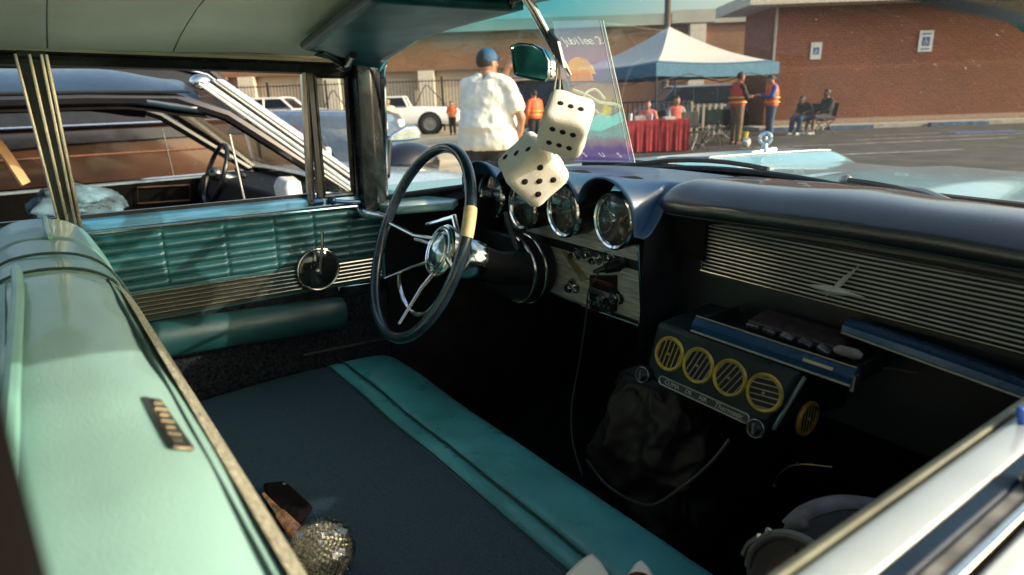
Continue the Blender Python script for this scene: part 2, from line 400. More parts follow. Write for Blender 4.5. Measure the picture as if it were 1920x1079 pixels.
# --- windows: vent posts and frames
for s in (-1, 1):
    if s > 0: continue
    b = MB()
    b.tube([(s * 0.765, 0.603, 0.93), (s * 0.765, 0.610, 1.10), (s * 0.765, 0.617, 1.272)], 0.0105, 8, flat=1.4)
    o = b.build('vent_window_post', chr_d, car)
    b = MB(); b.box((s * 0.765, 0.6285, 1.10), (0.016, 0.012, 0.33)); b.build('post_rubber', black, o)
    b = MB()
    for q in [((-0.765, 0.638, 0.945), (-0.765, 0.640, 1.258)), ((-0.765, 0.640, 1.258), (-0.765, 0.728, 1.258)), ((-0.765, 0.728, 1.258), (-0.765, 0.725, 0.945)), ((-0.765, 0.725, 0.945), (-0.765, 0.638, 0.945))]:
        b.tube([V(q[0]), V(q[1])], 0.008, 8)
    fr = b.build('vent_window_frame', mat('frame_dark', (0.03, 0.032, 0.03), 0.25, metal=0.7, var=0.5, scale=40), car)
    MB().poly([(-0.765, 0.640, 0.947), (-0.765, 0.727, 0.947), (-0.765, 0.727, 1.256), (-0.765, 0.642, 1.256)]).build('pane', glass_mat('vent_glass', (0.88, 0.93, 0.92), 0.08), fr)
    b = MB(); b.ball((-0.748, 0.655, 0.935), 0.012, 10); b.tube([(-0.745, 0.65, 0.935), (-0.742, 0.70, 0.928), (-0.742, 0.735, 0.925)], 0.006, 8); b.tube([(-0.74, 0.60, 0.938), (-0.74, 0.625, 0.938)], 0.011, 8)
    b.build('vent_latch', mat('latch_blue', (0.02, 0.05, 0.12), 0.25, metal=0.6), car)
# B pillar posts on the driver's side (two bright strips with dark between)
b = MB(); b.loft([[(-0.795, y0, z), (-0.752, y0, z), (-0.752, y1, z), (-0.795, y1, z)] for z, y0, y1 in ((0.93, 0.047, 0.080), (1.30, 0.034, 0.080))])
o = b.build('door_pillar', mat('pillar_dark', (0.03, 0.045, 0.04), 0.2, metal=0.5, var=0.4), car)
b = MB()
for y0, y1 in ((0.045, 0.031), (0.060, 0.054), (0.0735, 0.0735), (0.082, 0.082)):
    b.tube([(-0.750, y0, 0.93), (-0.750, y1, 1.29)], 0.0032, 6)
b.build('pillar_strip', chrome('pale_chrome', (0.62, 0.64, 0.58), 0.22), o)
# passenger side B pillar close to the lens
b = MB(); b.box((0.785, -0.0515, 0.80), (0.066, 0.080, 1.02)); b.build('door_pillar', mat('pillar_brown', (0.004, 0.0025, 0.0025), 0.8, var=0.3, spec=0.05), car, bevel=0.006)

# --- driver's door
def door_x(y, z):
    if z > 0.905: return 0.0
    if z > 0.768:
        t = (0.905 - z) / 0.02285; d = abs(math.sin(math.pi * t)) ** 0.6 * 0.0105
        for ys in (0.095, 0.235, 0.375, 0.497, 0.600, 0.700):
            d *= 1 - 0.42 * math.exp(-((y - ys) / 0.0032) ** 2)
        d += 0.0012 * mnoise.noise(V((y * 20, z * 40, 0)))
        return d
    return 0.002
def door_fn(u, v):
    y = lerp(-0.12, 0.80, u); z = lerp(0.69, 0.92, v)
    return V((XD - 0.002 + door_x(y, z), y, z))
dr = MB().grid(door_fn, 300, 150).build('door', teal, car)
b = MB(); b.box((-0.80, 0.345, 0.60), (0.06, 0.94, 0.62)); b.build('door_shell', paint, dr)
b = MB(); b.box((-0.7655, 0.34, 0.50), (0.012, 0.93, 0.38)); b.build('carpet_panel', carpet, dr)
b = MB(); b.prism([(-0.752, -0.12, 0.923), (-0.760, -0.12, 0.942), (-0.785, -0.12, 0.950), (-0.82, -0.12, 0.945), (-0.845, -0.12, 0.915)], (0, 1, 0), 0.92); b.build('window_sill', mat('sill_sky_tint', (0.14, 0.36, 0.62), 0.20, var=0.25, scale=8, coat=0.8, anis=(8, 1, 20)), dr, bevel=0.003)  # the sky's reflection on the sill is put into the blue base colour
b = MB(); b.tube([(-0.7515, -0.12, 0.920), (-0.7515, 0.80, 0.912)], 0.0045, 8); b.tube([(-0.779, -0.12, 0.953), (-0.779, 0.62, 0.953)], 0.003, 6); b.build('sill_trim', chrome('sill_chrome', (0.75, 0.80, 0.82), 0.15), dr)
b = MB(); b.box((-0.782, 0.25, 0.9495), (0.012, 0.74, 0.012)); b.build('window_seal', black, dr)
b = MB()
for i in range(6):
    z = 0.757 - 0.0105 * i
    b.tube([(XD + 0.004, 0.13, z + 0.004), (XD + 0.004, 0.79, z - 0.004)], 0.0022 if i else 0.003, 6)
b.build('chrome_rib', chr_d, dr)
b = MB(); b.box((XD + 0.001, 0.45, 0.728), (0.002, 0.66, 0.066)); b.build('rib_backing', mat('rib_backing', (0.05, 0.05, 0.04), 0.4, metal=0.4), dr)
b = MB(); b.prism([(XD, 0.655, 0.690), (XD, 0.80, 0.682), (XD, 0.80, 0.655), (XD, 0.655, 0.66)], (1, 0, 0), 0.006); b.build('chrome_plate', mat('plate_chrome', (0.35, 0.52, 0.58), 0.18, 1.0, var=0.4, scale=25), dr, bevel=0.002)
b = MB()
rings = []
for i, y in enumerate([0.10, 0.14, 0.2, 0.3, 0.4, 0.5, 0.58, 0.63, 0.655, 0.662]):
    k = [0.8, 0.95, 1, 1, 1, 1, 1, 0.97, 0.85, 0.6][i]; zc = 0.648 - 0.055 * (y - 0.2)
    rings.append([(XD + 0.036 * k * (1 + math.cos(a)) - 0.004, y, zc + 0.047 * k * math.sin(a)) for a in [2 * math.pi * j / 16 for j in range(16)]])
b.loft(rings); b.build('armrest', mat('shaded_armrest_vinyl', (0.012, 0.062, 0.070), 0.36, var=0.2, scale=9, bump=0.35, bscale=520, coat=0.08), dr)  # door vinyl darkened: the armrest's shade is put into its colour
b = MB(); b.box((XD + 0.004, 0.68, 0.507), (0.008, 0.29, 0.007), (R(-2.5), 0, 0)); b.build('sill_strip', chr_s, dr)
cr = (XD + 0.010, 0.600, 0.752)
b = MB(); b.lathe([(0.0, 0.014), (0.02, 0.013), (0.046, 0.008), (0.056, 0.003), (0.058, -0.01)], 36, Matrix.Translation(cr) @ Matrix.Rotation(R(90), 4, 'Y'))
wc = b.build('window_crank', mat('crank_disc', (0.012, 0.016, 0.018), 0.12, var=0.2, coat=0.6), dr)
b = MB(); b.torus((cr[0] + 0.004, cr[1], cr[2]), (1, 0, 0), 0.057, 0.0035, 40, 8); b.ball((cr[0] + 0.016, cr[1], cr[2]), 0.013, 12, (0.7, 1, 1))
b.tube([(cr[0] + 0.018, cr[1], cr[2]), (cr[0] + 0.030, cr[1] + 0.004, cr[2] + 0.05), (cr[0] + 0.034, cr[1] + 0.008, cr[2] + 0.112)], [0.007, 0.005, 0.0035], 8)
b.build('crank_handle', chr_d, wc)
# rear door, seen behind the pillar
b = MB(); b.box((-0.79, -0.55, 0.60), (0.06, 0.84, 0.62)); o = b.build('rear_door', paint, car)
b = MB(); b.box((-0.77, -0.55, 0.938), (0.06, 0.84, 0.03)); b.build('window_sill', MATS['sill_sky_tint'], o, bevel=0.004)

# --- passenger's door: the bright sill close to the lens
b = MB()
def rail(prof, m, name, par, y0=-0.02, y1=0.92, bev=0.002):
    n = 12
    q = MB(); q.loft([[(p[0] + 0.030 * ((y - 0.35)) , y, p[1] - 0.012 * (y - .35)) for p in prof] for y in [lerp(y0, y1, i / n) for i in range(n + 1)]])
    return q.build(name, m, par, bevel=bev)
pd = MB(); pd.box((0.815, 0.45, 0.60), (0.07, 0.94, 0.60)); pdo = pd.build('passenger_door', paint, car)
pd = MB(); pd.box((0.776, 0.45, 0.59), (0.012, 0.93, 0.62)); pd.build('door_panel', teal, pdo)
rail([(0.764, 0.925), (0.764, 0.947), (0.7715, 0.950), (0.7735, 0.925)], rubber, 'sill_seal', pdo)
rail([(0.774, 0.915), (0.774, 0.947), (0.782, 0.951), (0.803, 0.951), (0.803, 0.915)], white_sill, 'window_sill', pdo)
rail([(0.8032, 0.915), (0.8032, 0.9505), (0.8155, 0.9505), (0.8155, 0.915)], mat('slot_blue', (0.006, 0.028, 0.060), 0.55, var=0.3, spec=0.2), 'window_slot', pdo)
rail([(0.8158, 0.915), (0.8158, 0.949), (0.826, 0.949), (0.826, 0.915)], mat('grey_felt', (0.17, 0.17, 0.16), 0.8, var=0.3, scale=40), 'felt_strip', pdo)
rail([(0.8265, 0.90), (0.8265, 0.951), (0.834, 0.953), (0.834, 0.90)], chr_, 'sill_trim', pdo)
rail([(0.8345, 0.90), (0.8345, 0.946), (0.838, 0.946), (0.838, 0.90)], black, 'trim_gap', pdo)
rail([(0.8385, 0.88), (0.8385, 0.952), (0.850, 0.950), (0.862, 0.93), (0.868, 0.88)], mat('sill_white_blue', (0.50, 0.57, 0.59), 0.2, var=0.08, coat=0.6), 'outer_trim', pdo)
b = MB(); b.ball(on(1912, 838, x=0.80), 0.010, 12, (1, 1.2, 0.9)); b.ball(on(1916, 852, x=0.805), 0.012, 12, (1, 1.6, 0.6)); b.build('lock_knob', chr_, pdo)
b = MB(); b.prism([on(1901, 762, x=0.79), on(1930, 755, x=0.79), on(1930, 822, x=0.79), on(1906, 820, x=0.79)], (1, 0, 0), 0.008); b.build('vent_handle', mat('bright_blue_plastic', (0.02, 0.12, 0.55), 0.35), pdo, bevel=0.003)
b = MB(); b.box(on(1913, 905, z=0.952) + V((0.006, 0.01, 0.0)), (0.014, 0.02, 0.010), (0, 0, 0.4)); b.build('sill_clip', mat('clip_dark', (0.01, 0.03, 0.06), 0.3, metal=0.5), pdo, bevel=0.003)

# --- bench seat
BP = [(0.235, 0.47), (0.222, 0.50), (0.190, 0.60), (0.155, 0.72), (0.126, 0.82), (0.109, 0.88), (0.096, 0.915), (0.080, 0.943), (0.055, 0.962), (0.025, 0.971), (-0.005, 0.973), (-0.035, 0.970), (-0.062, 0.955), (-0.085, 0.92), (-0.105, 0.84), (-0.125, 0.65), (-0.14, 0.47)]
prof = [(p.x, p.y) for p in curve([(y, z, 0) for y, z in BP], 3)]
def seat_section(x, k=1.0, dz=0.0, grow=0.0):
    cy, cz = 0.02, 0.72
    out = []
    for y, z in prof:
        out.append(V((x, cy + (y - cy) * k, cz + (z - cz) * (1 - (1 - k) * 0.55) + dz)))
    return out
def seat_back(x0, x1, r0, r1, m, name, par, n=40, grooves=(), bulge=0.0):
    q = MB(); rings = []
    for i in range(n + 1):
        x = lerp(x0, x1, i / n)
        k = 1.0
        if r0: k = min(k, math.sqrt(max(0.0, 1 - max(0, 1 - (x - x0) / r0) ** 2)) * 0.25 + 0.75)
        if r1: k = min(k, math.sqrt(max(0.0, 1 - max(0, 1 - (x1 - x) / r1) ** 2)) * 0.25 + 0.75)
        for gx, gd, gw in grooves: k -= gd * math.exp(-((x - gx) / gw) ** 2)
        k += bulge * math.sin(math.pi * i / n)
        rings.append([p + V((0, 0.004 * mnoise.noise(V((p.x * 7, p.y * 9, p.z * 6))) , 0.005 * mnoise.noise(V((p.x * 6, p.y * 8, 5))) + 0.0014 * mnoise.noise(V((p.x * 12, p.y * 30, p.z * 24))))) for p in seat_section(x, k)])
    q.loft(rings)
    return q.build(name, m, par)
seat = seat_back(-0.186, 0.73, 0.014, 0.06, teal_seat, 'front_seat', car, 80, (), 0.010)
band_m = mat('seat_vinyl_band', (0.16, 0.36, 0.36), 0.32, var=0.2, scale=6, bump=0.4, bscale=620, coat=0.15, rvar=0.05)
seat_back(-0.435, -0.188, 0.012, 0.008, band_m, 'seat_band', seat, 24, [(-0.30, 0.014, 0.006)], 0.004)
b = MB(); b.grid(lambda u, v: seat_section((xx := lerp(-0.17, 0.70, u)), 1.012 + 0.010 * math.sin(math.pi * (xx + 0.186) / 0.916))[34 + int(round(v * 12))], 40, 12); b.build('rear_shade_cover', band_m, seat)  # darker overlay: the shade behind the piping is put into its colour
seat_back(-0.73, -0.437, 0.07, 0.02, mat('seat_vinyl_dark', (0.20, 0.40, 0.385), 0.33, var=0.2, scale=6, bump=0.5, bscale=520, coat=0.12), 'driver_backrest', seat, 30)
def prof_at(y, side=1):                                # height of the top profile
    best = min(((abs(p[0] - y), p[1]) for p in prof if p[1] > 0.86), key=lambda t: t[0]); return best[1]
def seat_line(x, y0, y1, n=24, off=0.002):
    return [V((x, y, prof_at(y) + off)) for y in [lerp(y0, y1, i / n) for i in range(n + 1)]]
b = MB()
for x in (-0.305, -0.19):
    b.tube([p + V((0, (p.y - 0.02) * 0.02, 0.001)) for p in curve([seat_section(x, 1.005)[i] for i in range(4, len(prof) - 6, 3)], 3)], 0.0022, 6)
b.build('seam', seam_m, seat)
b = MB()
b.tube(curve([(-0.17, -0.030, 0.985), (-0.05, -0.030, 0.983), (0.10, -0.034, 0.982), (0.30, -0.040, 0.980), (0.5, -0.044, 0.978), (0.68, -0.05, 0.965)], 6), 0.0065, 8)
b.tube(curve([(-0.44, 0.02, 0.976), (-0.50, 0.018, 0.979), (-0.60, 0.020, 0.979), (-0.69, 0.02, 0.972)], 6), 0.005, 8)
b.build('piping', mat('piping_light', (0.20, 0.46, 0.42), 0.35), seat)
b = MB(); b.tube([seat_section(x, 1.0 + 0.010 * math.sin(math.pi * (x + 0.186) / 0.916) + 0.003)[22] for x in [-0.17 + 0.03 * i for i in range(29)]], 0.0024, 6); b.build('front_seam', seam_m, seat)
b = MB(); b.grid(lambda u, v: seat_section((xx := lerp(-0.17, 0.67, u)), 1.010 + 0.010 * math.sin(math.pi * (xx + 0.186) / 0.916))[1 + int(round(v * 20))] + V((0, 0.003, 0.001)), 40, 21); b.build('cloth_insert', glit, seat)
emb = on(311, 808, z=0.957) + V((0, 0.001, 0.0045))
b = MB(); b.box(emb + V((0, 0, 0.003)), (0.105, 0.017, 0.004), (R(-28), 0, 0.05)); eo = b.build('seat_emblem', chrome('aged_brass', (0.16, 0.14, 0.10), 0.4), seat, bevel=0.002)
b = MB()
for i in range(7):
    b.box(emb + V((-0.040 + 0.0133 * i, 0.001, 0.0048)), (0.007, 0.007 + 0.003 * (i % 2), 0.002), (R(-28), 0, 0.05))
b.build('emblem_relief', chrome('pale_brass', (0.34, 0.31, 0.24), 0.35), eo)

# cushion
CB = [(0.16, 0.40), (0.17, 0.485), (0.22, 0.500), (0.34, 0.507), (0.46, 0.508), (0.555, 0.506), (0.566, 0.499), (0.575, 0.506), (0.60, 0.507), (0.612, 0.5015), (0.622, 0.508), (0.69, 0.506), (0.74, 0.495), (0.773, 0.470), (0.787, 0.43), (0.787, 0.34), (0.77, 0.28)]
cprof = [(p.x, p.y) for p in curve([(y, z, 0) for y, z in CB], 4)]
def cushion(y0, y1, m, name, zoff=0.0):
    pts = [p for p in cprof if y0 - 1e-4 <= p[0] <= y1 + 1e-4] if y1 < 0.7 else [p for i, p in enumerate(cprof) if p[0] >= y0 - 1e-4]
    q = MB(); rings = []
    n = 90
    for i in range(n + 1):
        x = lerp(-0.685, 0.70, i / n); e = min(1, (x + 0.685) / 0.05, (0.70 - x) / 0.05); dz = -0.03 * (1 - math.sqrt(max(0, 1 - (1 - e) ** 2)))
        rings.append([V((x, y + 0.004 * mnoise.noise(V((x * 3, y * 4, 1))), z + dz + zoff + 0.0045 * mnoise.noise(V((x * 5, y * 7, 2))) + 0.0015 * mnoise.noise(V((x * 22, y * 26, 2))))) for y, z in pts])
    q.loft(rings, closed=False, caps=False)
    return q.build(name, m, seat)
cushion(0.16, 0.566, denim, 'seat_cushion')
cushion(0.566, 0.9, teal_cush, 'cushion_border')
b = MB()
for y in (0.567, 0.6115):
    b.tube([(x, y + 0.004 * mnoise.noise(V((x * 3, y * 4, 1))), 0.5062 + 0.0045 * mnoise.noise(V((x * 5, y * 7, 2))) + 0.0015 * mnoise.noise(V((x * 22, y * 26, 2)))) for x in [-0.68 + 0.0152 * i for i in range(91)]], 0.0022, 6)
b.build('cushion_seam', seam_m, seat)
b = MB(); b.box((0, 0.42, 0.33), (1.30, 0.60, 0.20)); b.build('seat_base', carpet, seat)

# --- floor, firewall, kick panels
b = MB(); b.box((0, 0.35, 0.11), (1.56, 3.3, 0.04)); b.build('floor_pan', carpet, car)
b = MB(); b.box((0, 1.62, 0.55), (1.56, 0.03, 0.90)); b.build('firewall', blackm, car)
for s in (-1, 1):
    b = MB(); b.box((s * 0.772, 1.22, 0.53), (0.02, 0.82, 0.80)); b.build('kick_panel', blackm, car)
b = MB(); b.box((0, 1.15, 0.19), (0.34, 1.0, 0.14)); b.build('transmission_hump', carpet, car, bevel=0.05)
# rear seat, shelf and panels that close the cabin behind
b = MB(); b.box((0, -1.0, 0.62), (1.40, 0.16, 0.62)); b.box((0, -0.72, 0.36), (1.40, 0.50, 0.22)); b.build('rear_seat', teal_seat, car, bevel=0.04)
b = MB(); b.box((0, -1.25, 0.93), (1.5, 0.36, 0.02)); b.build('parcel_shelf', teal, car)
for s in (-1, 1):
    b = MB(); b.prism([(s * 0.79, -1.00, 0.92), (s * 0.79, -1.50, 0.92), (s * 0.76, -1.34, 1.30), (s * 0.76, -1.05, 1.30)], (-s, 0, 0), 0.05); b.build('rear_pillar', paint, car)
# ================================================================== DASHBOARD
PODX = [(-0.535, 0.953), (-0.392, 0.946), (-0.232, 0.955), (-0.064, 0.957)]
PR = 0.076                                            # radius of the hoods over the gauges
def scallop(x):
    z = 0.925
    for px, pz in PODX:
        d = abs(x - px)
        if d < PR * 1.12: z = max(z, pz + math.sqrt(max(0, 1 - (d / (PR * 1.12)) ** 2)) * PR * 1.10)
    return z
def hood_fn(u, v):                                    # cover: scalloped lip at the driver's side, flat towards the glass
    x = lerp(-0.640, 0.050, u)
    zf = scallop(x); zb = 1.030 - 0.045 * ((x + 0.05) / 0.62) ** 2 * (1 if x < -0.05 else 0)
    yb = min(base_pt(x).y - 0.02, 1.30)
    t = v; y = lerp(0.990, yb, t)
    k = smooth01(t / 0.42)
    z = lerp(zf, zb, k)
    if x > -0.05: z -= 0.0
    return V((x, y + (0.014 * (1.03 - zf) / 0.1) * (1 - k), z))
dash = MB().grid(hood_fn, 170, 26).build('dashboard', hood_m, car, solid=0.004)
def cheek(u, v):                                      # right cheek of the cluster
    a = hood_fn(1, u); return V((a.x + 0.001, a.y, lerp(a.z, 0.66, v)))
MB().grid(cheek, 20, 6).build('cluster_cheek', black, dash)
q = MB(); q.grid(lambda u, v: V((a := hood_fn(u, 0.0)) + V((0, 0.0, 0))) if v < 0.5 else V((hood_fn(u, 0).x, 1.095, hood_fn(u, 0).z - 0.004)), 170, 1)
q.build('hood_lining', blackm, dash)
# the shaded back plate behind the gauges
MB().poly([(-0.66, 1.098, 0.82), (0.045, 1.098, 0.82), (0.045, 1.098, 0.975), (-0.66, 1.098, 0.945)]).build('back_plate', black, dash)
dial_m = mat('dial_face', (0.10, 0.075, 0.055), 0.35, var=0.6, scale=35)
glass_g = glass_mat('gauge_glass', (0.94, 0.94, 0.92), 0.12)
for i, (px, pz) in enumerate(PODX):
    ax = V((-0.10, -1, 0.16)).normalized()
    c = V((px, 1.030, pz - 0.014)); r = 0.063
    fm = frame(c, V((0, 0, 1)).cross(ax), V((0, 0, 1)))      # local z = facing the driver
    if fm.to_3x3().col[2].dot(ax) < 0: fm = frame(c, ax.cross(V((0, 0, 1))), V((0, 0, 1)))
    b = MB(); b.lathe([(r, 0.0), (r + 0.001, -0.03), (r - 0.003, -0.10), (r - 0.008, -0.10)], 40, fm)
    g = b.build('gauge', mat('barrel_dark', (0.05, 0.048, 0.042), 0.22, metal=0.7, var=0.4, scale=30), dash)
    b = MB(); b.lathe([(r - 0.009, -0.004), (r - 0.006, 0.003), (r - 0.001, 0.005), (r + 0.003, 0.001), (r + 0.003, -0.007), (r - 0.002, -0.009), (r - 0.009, -0.004)], 44, fm); b.build('gauge_bezel', chr_, g)
    b = MB(); b.lathe([(r - 0.007, -0.004), (r - 0.010, -0.016), (r - 0.014, -0.030)], 40, fm); b.build('gauge_collar', chr_d, g)
    b = MB(); b.lathe([(0.0005, -0.031), (r - 0.012, -0.031)], 36, fm)
    b.build('dial', dial_m, g)
    b = MB()
    for k in range(11):
        a = R(-215 + 25 * k); rr = r - 0.018
        p = fm @ V((rr * math.cos(a), rr * math.sin(a), -0.0295))
        m3 = fm.to_3x3() @ Matrix.Rotation(a, 3, 'Z')
        q2 = MB(); q2.box((0, 0, 0), (0.009 if k % 2 == 0 else 0.005, 0.0016, 0.0008)); q2.v = [tuple(p + m3 @ V(v)) for v in q2.v]; b.join(q2)
    b.build('dial_mark', mat('dial_cream', (0.62, 0.56, 0.40), 0.5), g)
    b = MB(); a = R([120, 60, 200, 40][i])
    p0 = fm @ V((-0.008 * math.cos(a), -0.008 * math.sin(a), -0.026)); p1 = fm @ V(((r - 0.020) * math.cos(a), (r - 0.020) * math.sin(a), -0.026))
    b.tube([p0, p1], [0.0016, 0.0007], 5); b.ball(fm @ V((0, 0, -0.026)), 0.006, 10); b.build('needle', mat('needle_brass', (0.55, 0.36, 0.16), 0.3, metal=0.6), g)
    b = MB(); b.lathe([(0.0005, 0.0035), (r * 0.5, 0.003), (r - 0.007, 0.0)], 30, fm); b.build('gauge_glass', glass_g, g)

# grey wood panel
PA, PB, PC, PD_ = on(985, 425, y=1.085), V((-0.036, 1.085, 0.915)), V((-0.046, 1.128, 0.678)), on(1020, 572, y=1.128)
PA.x = -0.62; PD_.x = -0.50; PA.z = 0.917; PD_.z = 0.675
pn = MB(); pn.prism([PA, PB, PC, PD_], (0, 1, 0.2), 0.012); panel = pn.build('wood_panel', wood, dash, bevel=0.002)
b = MB(); b.tube([PB + V((0.003, -0.004, 0)), PC + V((0.003, -0.004, 0.012)), PC + V((-0.006, -0.004, -0.002)), PD_ + V((0, -0.004, -0.003))], 0.0042, 8); b.build('panel_trim', chr_, panel)
b = MB(); b.box((PC + PD_) / 2 + V((0.17, -0.002, 0.004)), (0.09, 0.006, 0.012), (R(11), 0, 0)); b.build('panel_badge', mat('badge_dark', (0.03, 0.025, 0.02), 0.3, metal=0.6), panel, bevel=0.001)
def pp(px, py):                                       # a point on the panel's front
    n = (PB - PA).cross(PC - PA); d = ray(px, py); return CAM + d * ((PA - CAM).dot(n) / d.dot(n))
pnrm = (PC - PB).cross(PB - PA).normalized()
if pnrm.y > 0: pnrm = -pnrm
def knob(px, py, r, h, m, name, par=None, ring=None):
    c = pp(px, py); fm = frame(c, (1, 0, 0), V((0, 0, 1)) ); fm = frame(c, V((1, 0, 0)), pnrm.cross(V((1, 0, 0))))
    if fm.to_3x3().col[2].dot(pnrm) < 0: fm = frame(c, V((-1, 0, 0)), pnrm.cross(V((1, 0, 0))))
    q = MB(); q.lathe([(r * 1.25, 0.001), (r * 1.2, 0.003), (r * 0.55, 0.004), (r * 0.55, h * 0.45), (r, h * 0.5), (r * 1.02, h * 0.8), (r * 0.8, h), (0.0005, h * 1.03)], 24, fm)
    o = q.build(name, m, par or panel)
    if ring: q = MB(); q.torus(fm @ V((0, 0, 0.002)), pnrm, ring, 0.0018, 30, 6); q.build('knob_ring', chr_d, o)
    return o
knob(1082, 476, 0.010, 0.026, chr_, 'knob', ring=0.015)
knob(1100, 478, 0.0085, 0.012, chr_d, 'knob', ring=0.017)
knob(1121, 485, 0.010, 0.026, chr_, 'knob', ring=0.015)
knob(1143, 484, 0.0085, 0.012, chr_d, 'knob', ring=0.018)
knob(1077, 536, 0.013, 0.028, chr_, 'knob', ring=0.020)
knob(1160, 556, 0.015, 0.022, chr_d, 'knob', ring=0.019)
knob(1137, 556, 0.010, 0.032, chr_, 'knob', ring=0.013)
def panel_box(c0, c1, h, m, name, par, bev=0.001):
    a = pp(*c0); c = pp(c1[0], c0[1]); d = pp(*c1); e = pp(c0[0], c1[1])
    q = MB(); q.prism([a, c, d, e], pnrm, h); return q.build(name, m, par, bevel=bev)
radio = panel_box((1110, 515), (1158, 583), 0.010, mat('radio_dark', (0.018, 0.012, 0.010), 0.3, var=0.4), 'radio', panel)
def radio_quad(x0, y0, x1, y1, h, m, name):
    # the panel recedes to the right: rows run parallel to its lower trim
    s = 0.34
    a = [pp(x0, y0), pp(x1, y0 + s * (x1 - x0)), pp(x1, y1 + s * (x1 - x0)), pp(x0, y1)]
    q = MB(); q.prism([p + pnrm * 0.004 for p in a], pnrm, h); return q.build(name, m, radio, bevel=0.0008)
radio_quad(1114, 517, 1156, 524, 0.008, mat('radio_scale', (0.16, 0.03, 0.022), 0.3, var=0.5, scale=90), 'radio_scale')
radio_quad(1113, 536, 1150, 545, 0.009, chr_s, 'radio_plate')
for k in range(5):
    radio_quad(1111 + 9 * k, 557 + 3.1 * k, 1117 + 9 * k, 564 + 3.1 * k, 0.014, chr_, 'radio_button')
# tape strip stuck on the veneer
b = MB(); b.prism([pp(1052, 468) , pp(1066, 474), pp(1106, 524), pp(1090, 528)], pnrm, 0.0016); b.build('tape_strip', mat('old_tape', (0.30, 0.24, 0.11), 0.6, var=0.25, scale=40), panel)

# black steering housing with a bright rim
b = MB(); out = []
for k in range(24):
    a = R(-90 + 180 * k / 23); out.append((-0.42 + 0.095 * math.cos(a), 0.755 + 0.090 * math.sin(a)))
out += [(-0.66, 0.845), (-0.66, 0.665)]
b.loft([[V((x, 1.02, z)) for x, z in out], [V((x, 1.10, z)) for x, z in out]]); hs = b.build('column_housing', black, dash, bevel=0.006)
b = MB(); b.tube([V((x * 1.0, 1.022, z)) for x, z in out[:24]], 0.006, 8); b.tube([V((x + 0.012, 1.05, (z - 0.755) * 1.06 + 0.755)) for x, z in out[:24]], 0.004, 8); b.build('housing_rim', chr_d, hs)
b = MB(); b.box((-0.66, 1.06, 0.80), (0.20, 0.10, 0.26)); b.build('dash_end', blackm, dash)
b = MB(); b.prism([(-0.775, 0.76, 0.918), (-0.655, 0.80, 0.915), (-0.575, 0.93, 0.925), (-0.60, 0.965, 0.93), (-0.765, 0.90, 0.93)], (0, 0, -1), 0.022); b.build('dash_corner', mat('corner_paint', (0.16, 0.34, 0.36), 0.2, var=0.2, coat=0.6), dash, bevel=0.005)
b = MB(); b.tube([(-0.765, 0.76, 0.905), (-0.75, 0.735, 0.90), (-0.715, 0.735, 0.895), (-0.64, 0.775, 0.893)], [0.012, 0.016, 0.014, 0.006], 10); b.build('corner_trim', chr_, dash)
b = MB(); b.grid(lambda u, v: base_pt(lerp(-0.74, -0.60, u)).lerp(V((lerp(-0.72, -0.60, u), 0.96, 0.925)), v), 8, 4); b.build('dash_top', blackm, dash)

# passenger pad
def padprof(x):
    yb = base_pt(x).y - 0.02; top = lerp(1.040, 1.052, smooth01((x - 0.05) / 0.4))
    return curve([V((x, yb, 1.012)), V((x, lerp(yb, 1.2, 0.5), top - 0.006)), V((x, 1.17, top)), V((x, 1.10, top - 0.006)), V((x, 1.058, top - 0.032)), V((x, 1.052, top - 0.055)), V((x, 1.075, top - 0.078)), V((x, 1.115, top - 0.085))], 5)
b = MB()
xs = [0.03, 0.034, 0.042, 0.054, 0.07] + [0.09 + 0.03 * i for i in range(24)]
for i, x in enumerate(xs): pass
def pad_fn(u, v):
    k = u * (len(xs) - 1); i = min(int(k), len(xs) - 2); x = lerp(xs[i], xs[i + 1], k - i)
    P = padprof(x); j = v * (len(P) - 1); jj = min(int(j), len(P) - 2); p = P[jj].lerp(P[jj + 1], j - jj)
    e = math.sqrt(max(0, 1 - max(0, 1 - (x - 0.03) / 0.06) ** 2))
    c = V((x, 1.16, 0.995)); p = V((x, c.y + (p.y - c.y) * lerp(0.8, 1, e), c.z + (p.z - c.z) * lerp(0.55, 1, e)))
    p.z += 0.0025 * mnoise.noise(V((x * 9, p.y * 9, 4)))
    return p
pad = MB().grid(pad_fn, len(xs) * 2, 36).build('dash_pad', pad_m, dash)
b = MB(); b.tube([padprof(x)[27] + V((0, -0.002, 0)) for x in [0.06 + 0.03 * i for i in range(24)]], 0.0016, 5); b.build('pad_seam', seam_m, pad)
b = MB(); b.box((0.05, 1.25, 0.935), (0.16, 0.30, 0.11)); b.build('dash_sun_block', blackm, dash)  # black box added to stop sun leaking through beside the pad
